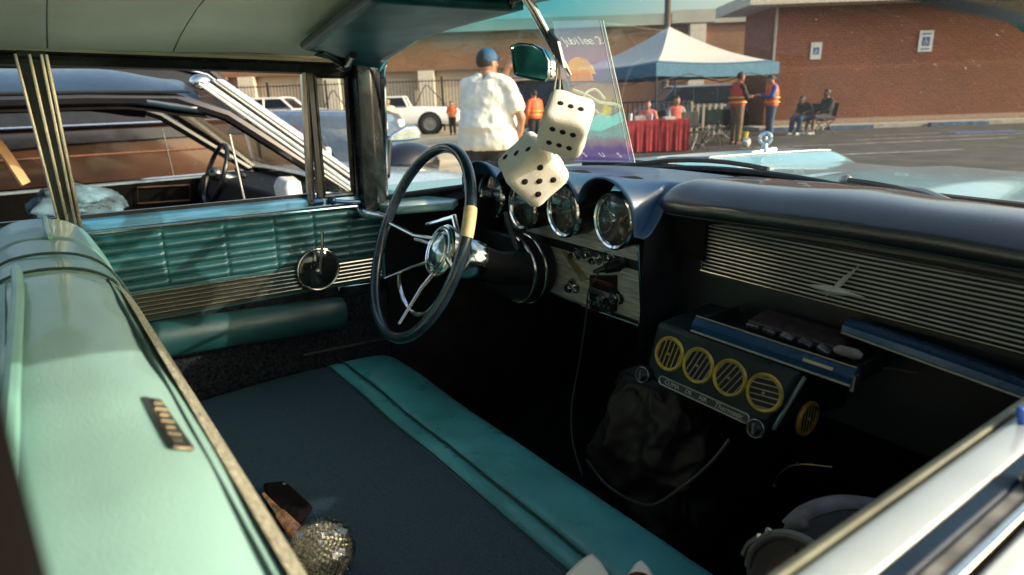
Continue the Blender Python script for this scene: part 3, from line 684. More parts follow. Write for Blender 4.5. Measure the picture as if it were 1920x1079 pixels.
# chrome ribbed panel below the pad
GY = 1.108
b = MB(); b.box((0.435, GY + 0.016, 0.905), (0.66, 0.012, 0.125)); gr = b.build('ribbed_panel', mat('grille_back', (0.014, 0.013, 0.013), 0.4, var=0.3), dash)
b = MB(); b.box((0.40, GY + 0.05, 0.75), (0.72, 0.05, 0.24)); b.build('lower_panel', black, dash)
b = MB()
zt, zb = 0.952, 0.864
for i in range(12):
    z = lerp(zb, zt, i / 11)
    b.tube([(0.122, GY + 0.004, z - 0.012 * (1 - i / 11) * 0), (0.45, GY, z), (0.76, GY + 0.002, z)], 0.0017, 6)
b.build('chrome_rib', mat('rib_silver', (0.72, 0.68, 0.58), 0.32, 0.45, var=0.15), gr)
b = MB(); b.tube([(0.15, GY - 0.004, 0.958), (0.76, GY - 0.004, 0.958)], 0.0026, 6); b.tube([(0.122, GY - 0.002, 0.857), (0.76, GY - 0.002, 0.857)], 0.0022, 6); b.tube([(0.122, GY, 0.858), (0.122, GY, 0.955)], 0.003, 6); b.build('panel_frame', chr_d, gr)
def gq(px, py, y=GY - 0.008): return on(px, py, y=y)
b = MB()
ctr = gq(1562, 546); L_, R_, T_, B_ = gq(1506, 533), gq(1624, 558), gq(1614, 496), gq(1546, 558)
up_ = V((0, -0.010, 0))
def blade(a, c, w):
    d = (c - a).normalized(); n = V((d.z, 0, -d.x)) * w; m_ = a.lerp(c, 0.45)
    for s in (-1, 1): b.poly([a, m_ + n * s, m_ + up_]); b.poly([c, m_ + n * s, m_ + up_]); b.poly([a, m_ + n * s, c])
blade(L_, R_, 0.0085); blade(B_, T_, 0.0055)
b.build('star_emblem', mat('star_silver', (0.80, 0.78, 0.70), 0.35, 0.35), gr, smooth=False)
# blue edge of the dash and the pulled out tray
b = MB(); b.loft([[V((x, 1.078, z + 0.013)), V((x, 1.068, z + 0.006)), V((x, 1.066, z - 0.008)), V((x, 1.080, z - 0.014)), V((x, 1.10, z - 0.014)), V((x, 1.10, z + 0.013))] for x, z in ((0.445, 0.832), (0.55, 0.826), (0.78, 0.808))])
b.build('dash_edge', mat('metallic_blue', (0.014, 0.066, 0.155), 0.26, metal=0.5, var=0.10, scale=6, coat=0.5), dash)
b = MB(); b.tube([(0.447, 1.064, 0.826), (0.78, 1.064, 0.801)], 0.0028, 6); b.build('edge_trim', chr_s, dash)
ty0, tz = 0.985, 0.785
tr = MB()
tr.loft([[V((x, ty0 + 0.004, tz + 0.016)), V((x, ty0 - 0.006, tz + 0.004)), V((x, ty0 - 0.004, tz - 0.014)), V((x, ty0 + 0.02, tz - 0.018)), V((x, ty0 + 0.02, tz + 0.014))] for x in (0.205, 0.30, 0.40, 0.512)])
tray = tr.build('drawer', MATS['metallic_blue'], dash)
b = MB(); b.box((0.358, ty0 + 0.075, tz - 0.012), (0.300, 0.12, 0.008)); b.box((0.212, ty0 + 0.075, tz), (0.006, 0.12, 0.03)); b.box((0.505, ty0 + 0.075, tz), (0.006, 0.12, 0.03)); b.build('drawer_tray', black, tray)
b = MB(); b.tube([(0.205, ty0 - 0.006, tz - 0.010), (0.512, ty0 - 0.006, tz - 0.010)], 0.003, 6); b.tube([(0.205, ty0 + 0.006, tz + 0.018), (0.512, ty0 + 0.006, tz + 0.018)], 0.002, 6); b.box((0.513, ty0 + 0.004, tz - 0.006), (0.006, 0.016, 0.026)); b.build('drawer_trim', chr_s, tray)
b = MB(); b.box((0.455, ty0 - 0.004, tz + 0.007), (0.05, 0.004, 0.005), (R(-30), 0, 0)); b.build('drawer_badge', mat('badge_tan', (0.48, 0.36, 0.22), 0.4, metal=0.4), tray)

# ------------------------------------------------------------------ steering wheel
wt, wy, WRR = R(22.2), R(-7.95), 0.2215
WCN = V((-0.336, 0.686, 0.893))
e1 = V((math.cos(wy), math.sin(wy), 0)); e2 = V((-math.sin(wy) * math.sin(wt), math.cos(wy) * math.sin(wt), math.cos(wt)))
wn = e1.cross(e2).normalized()
if wn.y > 0: wn = -wn                                  # towards the driver
navy = mat('navy_rim', (0.016, 0.030, 0.050), 0.24, var=0.3, scale=20, coat=0.5)
b = MB(); b.torus(WCN, wn, WRR, 0.0125, 72, 12, u=e1); wheel = b.build('steering_wheel', navy, car)
def wp(a, r, off=0.0): return WCN + e1 * (r * math.cos(R(a))) + e2 * (r * math.sin(R(a))) + wn * off
def wpx(px, py, off=0.0):
    d = ray(px, py); return CAM + d * (((WCN + wn * off) - CAM).dot(wn) / d.dot(wn))
hubc = WCN - wn * 0.060 + e1 * 0.005 - e2 * 0.005
b = MB(); a0 = 18
b.torus(WCN, wn, WRR, 0.0137, 10, 10, a0=R(14), a1=R(30), u=e1); b.build('tape_wrap', mat('cream_tape', (0.62, 0.50, 0.28), 0.55, var=0.2, scale=40), wheel)
fm = frame(hubc, e1, e2)
if fm.to_3x3().col[2].dot(wn) < 0: fm = frame(hubc, -e1, e2)
b = MB(); b.lathe([(0.062, -0.012), (0.064, 0.0), (0.058, 0.008), (0.050, 0.010), (0.046, 0.006), (0.030, 0.014), (0.014, 0.022), (0.0005, 0.024)], 36, fm); b.build('hub', mat('hub_chrome', (0.55, 0.57, 0.54), 0.16, 1.0, var=0.3, scale=40), wheel)
b = MB(); b.torus(fm @ V((0, 0, 0.010)), wn, 0.040, 0.003, 30, 6); b.torus(fm @ V((0, 0, 0.006)), wn, 0.056, 0.004, 34, 6); b.build('hub_ring', chr_, wheel)
b = MB()
for (px, py), hr in (((722, 522), 0.045), ((748, 608), 0.045)):
    tip = wpx(px, py); d = (tip - WCN).normalized(); st = hubc + d * hr
    b.tube([st, st.lerp(tip, 0.35) + wn * 0.006, tip], [0.0075, 0.006, 0.0045], 8, flat=0.6)
tip = wp(178, WRR); b.tube([hubc - e1 * 0.04 + e2 * 0.02, WCN.lerp(tip, 0.45) - wn * 0.03, tip], [0.006, 0.005, 0.004], 8)
tip = wp(-5, WRR); b.tube([hubc + e1 * 0.04, WCN.lerp(tip, 0.5) - wn * 0.03, tip], [0.007, 0.006, 0.005], 8)
b.build('spoke', chr_d, wheel)
b = MB(); hp = [wpx(px, py, -0.02) for px, py in ((748, 518), (750, 540), (757, 562), (766, 578), (778, 588), (792, 590), (806, 582), (820, 566))]
b.tube(curve(hp, 5), 0.0052, 8); b.build('horn_ring', chr_, wheel)
colend = V((-0.40, 1.06, 0.755))
b = MB(); b.tube([hubc - wn * 0.012, hubc - wn * 0.07, hubc - wn * 0.16, colend], [0.05, 0.044, 0.040, 0.05], 20); col = b.build('steering_column', black, car)
b = MB(); b.tube([hubc - wn * 0.050, hubc - wn * 0.055, hubc - wn * 0.10, hubc - wn * 0.105], [0.046, 0.050, 0.049, 0.044], 24); b.build('column_collar', mat('collar_chrome', (0.5, 0.58, 0.55), 0.15, 1.0, var=0.4, scale=40), col)
b = MB(); lv = hubc - wn * 0.07
b.tube([lv - e1 * 0.04 + e2 * 0.015, on(852, 408, y=0.83), on(800, 422, y=0.80)], [0.006, 0.0085, 0.005], 8); b.build('turn_lever', chr_, col)
b = MB(); b.tube([lv - e1 * 0.04 - e2 * 0.01, on(820, 462, y=0.83), on(778, 449, y=0.80)], [0.0045, 0.0045, 0.006], 8); b.build('gear_lever', chr_d, col)
b = MB(); b.tube(curve([on(948, 398, y=1.0), on(957, 430, y=1.0), on(968, 462, y=1.0), on(974, 470, y=1.0)], 4), [0.008] * 9 + [0.006] * 4, 8); b.build('key_fob', black, col)

# ------------------------------------------------------------------ air conditioner under the dash
ac_m = mat('ac_green_black', (0.006, 0.016, 0.017), 0.45, var=0.4, scale=14, spec=0.3)
A0, A1, A2, A3 = V((0.120, 0.945, 0.655)), V((0.400, 0.945, 0.648)), V((0.432, 0.972, 0.772)), V((0.125, 0.972, 0.772))
b = MB(); dep = V((0, 0.20, 0.012))
b.loft([[A0, A1, A2, A3], [A0 + dep, A1 + dep + V((0.045, 0, 0)), A2 + dep + V((0.03, 0, 0)), A3 + dep]])
ac = b.build('air_conditioner', ac_m, car, bevel=0.010)
an = (A1 - A0).cross(A3 - A0).normalized()
if an.y > 0: an = -an
def apx(px, py): d = ray(px, py); return CAM + d * ((A0 - CAM).dot(an) / d.dot(an))
aX = (A1 - A0).normalized(); aZ = an.cross(aX)
if aZ.z < 0: aZ = -aZ
yel = mat('yellow_plastic', (0.42, 0.30, 0.035), 0.38, var=0.25, scale=30)
amb = mat('amber_plastic', (0.55, 0.24, 0.03), 0.35, var=0.25, scale=30)
slat_m = [mat('slat_yellow', (0.38, 0.30, 0.06), 0.4, var=0.3), mat('slat_grey', (0.30, 0.26, 0.17), 0.4, var=0.3)]
def vent(c, X, Z, N, r, ang, m, sm, par):
    fm = frame(c, X, Z)
    if fm.to_3x3().col[2].dot(N) < 0: fm = frame(c, -X, Z)
    b = MB(); b.lathe([(r - 0.002, 0.0035), (r + 0.0025, 0.005), (r + 0.005, 0.0005), (r + 0.003, -0.004), (r - 0.003, -0.002), (r - 0.002, 0.0035)], 36, fm); v = b.build('vent', m, par)
    b = MB(); b.lathe([(0.0005, 0.0012), (r, 0.0012)], 28, fm); b.build('vent_hole', mat('vent_black', (0.006, 0.004, 0.004), 0.7), v)
    b = MB(); n = 6
    for k in range(n):
        t = -1 + 2 * (k + 0.5) / n; hw = math.sqrt(1 - t * t) * r * 0.97
        m2 = fm @ Matrix.Rotation(R(ang), 4, 'Z') @ Matrix.Translation((0, t * r, 0.003)) @ Matrix.Rotation(R(8), 4, 'X')
        q2 = MB(); q2.box((0, 0, 0), (2 * hw, 0.0022, 0.0010)); q2.xf(m2); b.join(q2)
    q2 = MB(); q2.ball((0, 0, 0.004), 0.003, 8); q2.xf(fm); b.join(q2)
    b.build('vent_slat', sm, v)
for (px, py), ang, sm in (((1256, 664), 82, 0), ((1310, 686), 70, 1), ((1369, 709), 62, 1), ((1434, 737), 8, 1)):
    vent(apx(px, py) + an * 0.001, aX, aZ, an, 0.0302, ang, yel, slat_m[sm], ac)
N2 = (A2 - A1).cross(A1 + dep - A1).normalized()
if N2.x < 0: N2 = -N2
SP = A1 + dep * 0.45 + V((0.02, 0, 0)); SN = ((A1 + dep + V((0.045, 0, 0))) - A1).cross(A2 - A1).normalized()
if SN.x < 0: SN = -SN
def spx(px, py): d = ray(px, py); return CAM + d * ((A1 - CAM).dot(SN) / d.dot(SN))
sc_ = spx(1512, 783)
vent(sc_ + SN * 0.002, V((0, 1, 0)), V((0, 0, 1)), SN, 0.029, 90, amb, slat_m[0], ac)
lp0, lp1 = apx(1238, 711), apx(1406, 788)
lc = (lp0 + lp1) / 2; ld = (lp1 - lp0)
b = MB(); hw, hh_ = ld.length / 2, 0.0085
o_ = [];
for k in range(20):
    a = 2 * math.pi * k / 20; o_.append((math.copysign(hw - hh_, math.cos(a)) + hh_ * math.cos(a), hh_ * math.sin(a)))
lx = ld.normalized(); lz = an.cross(lx); lz = lz if lz.z > 0 else -lz
b.tube([lc + lx * x + lz * z + an * 0.003 for x, z in o_], 0.0018, 6, closed=True); plate_rim = b.build('name_plate_rim', chr_s, ac)
b = MB(); b.prism([lc + lx * x * 0.99 + lz * z * 0.9 + an * 0.0005 for x, z in o_], an, 0.0018); plate = b.build('name_plate', mat('plate_black', (0.012, 0.012, 0.014), 0.35), ac)
tm = MB(); fmx = frame(lc + an * 0.0030, lx, lz)
if fmx.to_3x3().col[2].dot(an) < 0: fmx = frame(lc + an * 0.0030, -lx, lz)
for s_, off, sz, it in (('CLIMA', -0.086, 0.0125, 0), ('DE', -0.037, 0.0125, 0), ('AIR', 0.004, 0.0125, 0), ('Thermatic', 0.072, 0.0145, 0.25)):
    text_mesh(tm, s_, fmx @ Matrix.Translation((off * hw / 0.125, 0, 0)), sz, 0.0004, 0, it)
tm.build('plate_lettering', mat('letter_silver', (0.40, 0.40, 0.38), 0.35, metal=0.6), plate, norm=False, smooth=False)
for px, py in ((1211, 703), (1423, 803)):
    c = apx(px, py); fm = frame(c, aX, aZ)
    if fm.to_3x3().col[2].dot(an) < 0: fm = frame(c, -aX, aZ)
    b = MB(); b.lathe([(0.017, 0), (0.0165, 0.010), (0.015, 0.014), (0.012, 0.013), (0.006, 0.018), (0.0005, 0.018)], 24, fm); kb = b.build('control_knob', black, ac)
    b = MB(); b.torus(fm @ V((0, 0, 0.012)), an, 0.0155, 0.0014, 28, 6); b.box(fm @ V((0, 0, 0.018)), (0.004, 0.004, 0.018)); b.build('knob_mark', chr_s, kb)
b = MB(); b.tube([A1 + V((0.008, 0.012, 0.012)), A2 + V((0.004, 0.012, -0.01))], 0.0045, 8); b.build('corner_trim', mat('trim_satin', (0.45, 0.55, 0.52), 0.3, 0.9), ac)

# ------------------------------------------------------------------ bonnet, wings, body outside
def body_z(x, y):
    a = abs(x)
    fin = 0.955 - 0.020 * smooth01((y - 2.2) / 1.4)          # blade along each wing
    hoodc = 0.945 - 0.05 * smooth01((y - 2.3) / 1.4)
    val = 0.925 - 0.045 * smooth01((y - 2.2) / 1.4)
    k1 = smooth01((a - 0.60) / 0.14) * (1 - smooth01((a - 0.90) / 0.07) * 0.55)
    k2 = 1 - smooth01((a - 0.16) / 0.16)
    z = max(lerp(val, fin, k1), lerp(val, hoodc, k2))
    if y > 3.15: z -= 0.16 * ((y - 3.15) / 0.5) ** 2.2
    if y < 1.62: z = min(z, 0.93 + (z - .93) * smooth01((y - 1.40) / 0.2))
    return z
def body_fn(u, v):
    x = lerp(-0.97, 0.97, u); y0 = base_pt(max(-0.755, min(0.755, x))).y + 0.015 if abs(x) < 0.80 else 0.80
    y0 = max(0.83, y0)
    y = lerp(y0, 3.62, v)
    return V((x, y, body_z(x, y) - (0.03 if v == 0 else 0)))
hd = MB().grid(body_fn, 110, 70).build('bonnet', paint, car)
for s in (-1, 1):
    b = MB(); b.grid(lambda u, v: V((s * lerp(0.86 + 0.12 * math.sin(math.pi * min(1, v * 1.2 + .15)), 0.97 + 0.03 * math.sin(math.pi * v), smooth01(u * 5)), lerp(0.815, 3.62, u), lerp(lerp(0.90, body_z(0.97, lerp(0.83, 3.62, u)), smooth01(u * 5)), 0.17, v))), 60, 8); b.build('front_wing', paint, car)
    b = MB(); b.grid(lambda u, v: V((s * (0.86 + 0.12 * math.sin(math.pi * min(1, v * 1.2 + .15)) ), lerp(-2.3, 0.82, u), lerp(0.90, 0.16, v))), 24, 8); b.build('body_side', paint, car)
b = MB(); b.grid(lambda u, v: V((lerp(-0.98, 0.98, u), 3.62 + 0.05 * math.sin(math.pi * v), lerp(body_z(lerp(-0.97, 0.97, u), 3.62), 0.2, v))), 20, 6); b.build('nose', paint, car)
b = MB(); b.grid(lambda u, v: V((lerp(-0.95, 0.95, u), lerp(-1.4, -2.9, v), 0.93 - 0.10 * v ** 2)), 12, 10); b.grid(lambda u, v: V((lerp(-0.95, 0.95, u), -2.9, lerp(0.83, 0.2, v))), 12, 3); b.build('boot_lid', paint, car)
for s in (-1, 1):
    for y in (2.75, -1.55):
        b = MB(); b.lathe([(0.18, -0.09), (0.31, -0.10), (0.345, -0.07), (0.345, 0.07), (0.31, 0.10), (0.18, 0.09)], 36, Matrix.Translation((s * 0.86, y, 0.235)) @ Matrix.Rotation(R(90), 4, 'Y'))
        wb = b.build('wheel', mat('tyre_rubber', (0.02, 0.02, 0.02), 0.8), car)
        b = MB(); b.lathe([(0.0005, 0.06), (0.10, 0.09), (0.19, 0.075), (0.19, 0.03)], 28, Matrix.Translation((s * 0.86, y, 0.235)) @ Matrix.Rotation(R(90) * s, 4, 'Y')); b.build('hubcap', chr_, wb)
# chrome tube added as the bright reflection along the wing's edge
b = MB(); b.tube([(-0.72, y, body_z(-0.72, y) + 0.004) for y in [1.45 + 0.1 * i for i in range(19)]], 0.004, 6); b.build('wing_glint_strip', chrome('sill_chrome', (0.75, 0.80, 0.82), 0.15), car)
# cowl, wipers
b = MB(); b.grid(lambda u, v: base_pt(lerp(-0.74, 0.74, u)) + V((0, lerp(-0.03, 0.06, v), -0.012 - 0.012 * v)), 40, 3); b.build('cowl', mat('dirty_cowl', (0.045, 0.038, 0.026), 0.7, var=0.8, scale=45), car)
b = MB(); b.tube([base_pt(x) + V((0, -0.012, -0.004)) for x in [-0.755 + 0.0377 * i for i in range(41)]], 0.010, 8); b.build('windshield_gasket', black, car)
for x0, x1 in ((-0.45, 0.02), (0.22, 0.70)):
    p = [base_pt(lerp(x0, x1, t)) + V((0, 0.05 - 0.02 * t, 0.004 + 0.012 * math.sin(math.pi * t))) for t in [i / 8 for i in range(9)]]
    b = MB(); b.tube(p, 0.0065, 6); w_ = b.build('wiper', black, car)
    b = MB(); b.tube([p[0] + V((-0.03, 0.05, -0.01)), p[3] + V((0, 0.012, 0.006)), p[5] + V((0, 0.004, 0.006))], 0.006, 6); b.ball(p[0] + V((-0.03, 0.05, -0.01)), 0.016, 10); b.build('wiper_arm', chr_s, w_)
# bonnet ornament: ring on a small foot
oc = V((-0.775, 2.75, 0.0)); oc.z = body_z(oc.x, oc.y)
b = MB(); b.torus(oc + V((0, 0, 0.062)), (0.6, -0.8, 0), 0.024, 0.009, 24, 8); b.ball(oc + V((0, 0, 0.062)), 0.012, 8); b.tube([oc + V((0, 0, -0.004)), oc + V((0, 0, 0.012)), oc + V((0, 0, 0.040))], [0.035, 0.018, 0.010], 12); b.tube([oc + V((0, -0.10, 0.004)), oc + V((0, 0.08, 0.006))], [0.006, 0.016], 8)
b.build('bonnet_ornament', chr_, car)
# driver's outside mirror on the door
b = MB(); P_ = [on(721, 268, x=-1.0), on(735, 250, x=-1.0), on(762, 236, x=-1.0), on(780, 236, x=-1.0), on(790, 252, x=-1.0), on(789, 262, x=-1.0), on(760, 266, x=-1.0)]
b.prism(P_, (-1, 0.6, 0), 0.05); xm = b.build('side_mirror', mat('mirror_shell', (0.55, 0.65, 0.72), 0.18, 0.9, var=0.2, scale=12), car, bevel=0.008)
b = MB(); b.tube([on(734, 262, x=-1.0) + V((-0.02, 0, 0)), on(728, 285, x=-0.98), on(722, 330, x=-0.92)], [0.014, 0.010, 0.016], 10); b.build('mirror_stalk', black, xm)
# ================================================================== LOOSE THINGS IN THE CAR
def loose(name, label, cat, mb, m, group=None, par=None, **k):      # a thing that lies in the car (built in the car's frame)
    o = mb.build(name, m, None, **k); o.matrix_world = M
    return tag(o, label, cat, group)
# plush dice
def die(center, ex, ey, ez, s, pips, label):
    # ex, ey, ez: orthonormal edge directions from the nearest corner; pips: list of (face, u, v)
    R3 = Matrix((ex, ey, ez)).transposed()
    bm = bmesh.new(); bmesh.ops.create_cube(bm, size=s)
    bmesh.ops.subdivide_edges(bm, edges=bm.edges[:], cuts=9, use_grid_fill=True)
    h = s / 2; rad = s * 0.17
    for v in bm.verts:
        p = v.co.copy(); q = V([max(-h + rad, min(h - rad, c)) for c in p]); d = p - q
        if d.length > 1e-6: p = q + d.normalized() * rad
        p = p * (1 + 0.03 * (1.75 - p.length / h)) + V((mnoise.noise(p * 40), mnoise.noise(p * 40 + V((9, 0, 0))), mnoise.noise(p * 40 + V((0, 9, 0))))) * 0.0022
        v.co = p
    mb = MB(); bm.verts.ensure_lookup_table()
    from mathutils.bvhtree import BVHTree
    tree = BVHTree.FromBMesh(bm)
    mb.v = [tuple(center + R3 @ v.co) for v in bm.verts]
    for f in bm.faces: mb.face(*[v.index for v in f.verts])
    bm.free(); mb.cur = 1
    ax = [V((1, 0, 0)), V((0, 1, 0)), V((0, 0, 1))]
    for (i, j), sg, u, v in pips:                      # face spanned by axes i and j, on the side sg of the third axis
        k = 3 - i - j
        c0 = ax[i] * (u * s) + ax[j] * (v * s) + ax[k] * (sg * s)
        hit = tree.ray_cast(c0, ax[k] * -sg)[0]; c = hit if hit else c0 * 0.5
        rot = Matrix((ax[i], ax[j], ax[k])).transposed()
        q = MB(); q.ball((0, 0, 0), s * 0.066, 12, (1, 1, 0.30)); q.v = [tuple(center + R3 @ (c + rot @ V(p))) for p in q.v]
        mb.join(q, 1)
    fur = mat('cream_plush', (0.95, 0.915, 0.85), 0.95, var=0.04, scale=30, bump=0.6, bscale=420, spec=0.15, sheen=0.4)
    return loose('plush_die', label, 'plush die', mb, [fur, mat('black_felt', (0.008, 0.008, 0.009), 0.95)], 'plush dice hanging from the mirror', angle=180)
def ortho(a, b, c):
    m = [V(a).normalized()]
    y = V(b) - m[0] * V(b).dot(m[0]); m.append(y.normalized()); z = m[0].cross(m[1]); m.append(z if z.dot(V(c)) > 0 else -z)
    return m
def cv(x, ydown, tow): return RR * x - UP * ydown - FW * tow
def at_f(px, py, f): return CAM + ray(px, py) * f
a_, b_, c_ = cv(90, 28, 3), cv(-25, 75, 50.8), cv(-22, 45, -79.5)
ex, ey, ez = ortho(a_, b_, c_)
S = 0.088
# upper die: faces (a,b) on the -c side shows three, face (a,c) on the +b side shows six
c1 = at_f(1062, 230, 1.19) + FW * 0.015
p1 = [((0, 1), -1, -0.22, 0.0), ((0, 1), -1, 0.0, 0.0), ((0, 1), -1, 0.22, 0.0)]
p1 += [((0, 2), 1, u, v) for u in (-0.22, 0.0, 0.22) for v in (-0.24, 0.14)]
die(c1, ex, ey, ez, S, p1, 'upper cream plush die with three black spots, hanging from the mirror')
e1d, e2d, e3d = cv(-61, 53, -24), cv(58, 40, -45), cv(-4, -50, -67)
fx, fy, fz = ortho(e1d, e2d, e3d)
S = 0.103
c2 = at_f(1016, 275, 1.225) + (fx + fy + fz) * (S / 2)
p2 = [((0, 1), -1, -0.2, -0.2), ((0, 1), -1, 0.2, 0.2), ((0, 1), -1, 0, 0), ((0, 1), -1, -0.2, 0.2), ((0, 1), -1, 0.2, -0.2)]
p2 += [((0, 2), -1, u, u * 0.9) for u in (-0.24, 0.0, 0.24)] + [((1, 2), -1, 0.0, -0.05)]
die(c2, fx, fy, fz, S, p2, 'lower cream plush die with five black spots, touching the gauge hood')
top1 = c1 + V((0, 0, 0.055))
b = MB(); b.tube([on(1046, 118, y=0.806), on(1050, 140, y=0.81), c1 + UP * 0.052 - RR * 0.012], 0.0016, 6)
b.tube([on(1046, 118, y=0.806), on(1042, 150, y=0.83), c1 - RR * 0.03 + FW * 0.04, c2 + (c1 - c2) * 0.3 + FW * 0.03], 0.0016, 6)
loose('hanging_cord', 'thin pale cord looped over the mirror holding the plush dice', 'cord', b, mat('cord_white', (0.6, 0.58, 0.5), 0.8))

# show poster printed on a clear sheet that leans against the windshield
def poster_mat():
    m = bpy.data.materials.new('printed_clear_film'); n, l = nodes(m); bs = n['Principled BSDF']; o = n['Material Output']
    tc = n.new('ShaderNodeTexCoord'); sp = n.new('ShaderNodeSeparateXYZ'); l.new(tc.outputs['UV'], sp.inputs[0])
    nz = n.new('ShaderNodeTexNoise'); nz.inputs['Scale'].default_value = 9; nz.inputs['Detail'].default_value = 5; l.new(tc.outputs['UV'], nz.inputs['Vector'])
    ad = n.new('ShaderNodeMath'); ad.operation = 'MULTIPLY_ADD'; ad.inputs[1].default_value = 0.16; l.new(nz.outputs['Fac'], ad.inputs[0]); l.new(sp.outputs['Y'], ad.inputs[2])
    rp = n.new('ShaderNodeValToRGB'); els = rp.color_ramp.elements
    data = [(0.0, (0.12, 0.09, 0.34, .50)), (0.20, (0.18, 0.13, 0.42, .45)), (0.27, (0.45, 0.36, 0.52, .32)), (0.33, (0.35, 0.75, 0.78, .36)), (0.47, (0.55, 0.80, 0.80, .26)), (0.60, (0.68, 0.76, 0.58, .28)), (0.74, (0.55, 0.58, 0.70, .26)), (0.86, (0.46, 0.38, 0.60, .42)), (1.0, (0.55, 0.50, 0.66, .34))]
    els[0].position, els[0].color = data[0][0], data[0][1]; els[1].position, els[1].color = data[-1][0], data[-1][1]
    for p, c in data[1:-1]: e = els.new(p); e.color = c
    l.new(ad.outputs[0], rp.inputs[0]); l.new(rp.outputs[0], bs.inputs['Base Color']); bs.inputs['Roughness'].default_value = 0.5
    t = n.new('ShaderNodeBsdfTransparent'); t.inputs[0].default_value = (0.93, 0.95, 0.96, 1)
    tl = n.new('ShaderNodeBsdfTranslucent'); l.new(rp.outputs[0], tl.inputs[0])
    m0 = n.new('ShaderNodeMixShader'); m0.inputs[0].default_value = 0.7; l.new(bs.outputs[0], m0.inputs[1]); l.new(tl.outputs[0], m0.inputs[2])
    mx = n.new('ShaderNodeMixShader'); l.new(rp.outputs['Alpha'], mx.inputs[0]); l.new(t.outputs[0], mx.inputs[1]); l.new(m0.outputs[0], mx.inputs[2]); l.new(mx.outputs[0], o.inputs[0])
    return m
PT0, PT1 = on(1036, 40, y=0.90), on(1130, 38, y=0.90)
PB0, PB1 = on(1078, 303, y=1.24), on(1190, 304, y=1.24)
me = bpy.data.meshes.new('poster_sheet'); me.from_pydata([tuple(p) for p in (PB0, PB1, PT1, PT0)], [], [(0, 1, 2, 3)])
uv = me.uv_layers.new(name='UVMap')
for i, c in enumerate(((0, 0), (1, 0), (1, 1), (0, 1))): uv.data[i].uv = c
me.materials.append(poster_mat()); po = bpy.data.objects.new('poster_sheet', me); C.objects.link(po); po.matrix_world = M
tag(po, 'clear purple printed show poster leaning against the windshield behind the dice', 'poster')
b = MB(); b.tube([PB1, PT1], 0.0018, 5); b.tube([PB1 - (PB1 - PB0) * 0.07, PT1 - (PT1 - PT0) * 0.05], 0.0008, 5); b.tube([PB0, PB1], 0.0022, 5); b.build('sheet_edge', mat('clear_edge', (0.75, 0.82, 0.80), 0.25, spec=0.8), po)
def pq(u, v, off=0.002):
    nn = (PB1 - PB0).cross(PT0 - PB0).normalized(); nn = nn if nn.y < 0 else -nn
    return PB0.lerp(PB1, u).lerp(PT0.lerp(PT1, u), v) + nn * off
def flat(pts, m, name): q = MB(); q.poly([pq(*p) for p in pts]); return q.build(name, m, po, smooth=False)
def ink(name, col, alpha):
    m = bpy.data.materials.new(name); n, l = nodes(m); n.remove(n['Principled BSDF'])
    t = n.new('ShaderNodeBsdfTransparent'); d = n.new('ShaderNodeBsdfDiffuse'); d.inputs[0].default_value = (*col, 1); tl = n.new('ShaderNodeBsdfTranslucent'); tl.inputs[0].default_value = (*col, 1)
    a = n.new('ShaderNodeMixShader'); a.inputs[0].default_value = 0.7; l.new(d.outputs[0], a.inputs[1]); l.new(tl.outputs[0], a.inputs[2])
    nz = n.new('ShaderNodeTexNoise'); nz.inputs['Scale'].default_value = 40; mr = n.new('ShaderNodeMapRange'); mr.inputs[3].default_value = alpha * 0.5; mr.inputs[4].default_value = min(1, alpha * 1.5); l.new(nz.outputs['Fac'], mr.inputs[0])
    b_ = n.new('ShaderNodeMixShader'); l.new(mr.outputs[0], b_.inputs[0]); l.new(t.outputs[0], b_.inputs[1]); l.new(a.outputs[0], b_.inputs[2]); l.new(b_.outputs[0], n['Material Output'].inputs[0]); return m
ink_y = ink('ink_amber', (1.0, 0.62, 0.18), 0.55); ink_o = ink('ink_orange', (0.80, 0.36, 0.12), 0.55); ink_t = ink('ink_teal', (0.25, 0.85, 0.85), 0.45); ink_c = ink('ink_pale', (0.95, 0.95, 0.80), 0.6)
flat([(0.22 + 0.28 * math.cos(a) + 0.18, 0.70 + 0.105 * math.sin(a)) for a in [math.pi * k / 12 for k in range(13)]], ink_y, 'print_arch')
flat([(0.18, 0.655), (0.62, 0.655), (0.60, 0.725), (0.20, 0.725)], ink_o, 'print_block')
flat([(0.30, 0.30), (0.55, 0.28), (0.97, 0.36), (0.98, 0.44), (0.8, 0.40), (0.6, 0.43), (0.45, 0.38)], ink_t, 'print_wave')
b = MB(); b.tube([pq(*p, 0.003) for p in curve([(0.20, 0.60, 0), (0.45, 0.56, 0), (0.65, 0.51, 0), (0.88, 0.495, 0), (0.99, 0.47, 0)], 5) for p in [(p.x, p.y)]], 0.0035, 5); b.tube([pq(p.x, p.y, 0.003) for p in curve([(0.30, 0.47, 0), (0.42, 0.57, 0), (0.62, 0.60, 0), (0.75, 0.53, 0)], 5)], 0.003, 5); b.tube([pq(p.x, p.y, 0.003) for p in curve([(0.52, 0.47, 0), (0.62, 0.42, 0), (0.72, 0.44, 0)], 5)], 0.003, 5)
b.build('print_line', ink_c, po)
flat([(0.62, 0.42), (0.74, 0.40), (0.84, 0.46), (0.72, 0.49)], ink('ink_olive', (0.62, 0.55, 0.10), 0.55), 'print_patch')
fx0 = frame(pq(0.5, 0.07, 0.004), PB1 - PB0, PT0 - PB0)
INK = ink('ink_cream', (1.0, 0.95, 0.88), 0.75)
for s_, u, v, sz in (('S', 0.22, 0.075, 0.026), ('U', 0.52, 0.075, 0.026), ('S', 0.80, 0.075, 0.026)):
    fxx = fx0.copy(); fxx.translation = pq(u, v, 0.004); text_mesh(MB(), s_, fxx, sz, 0.0003).build('letter', INK, po, norm=False, smooth=False)
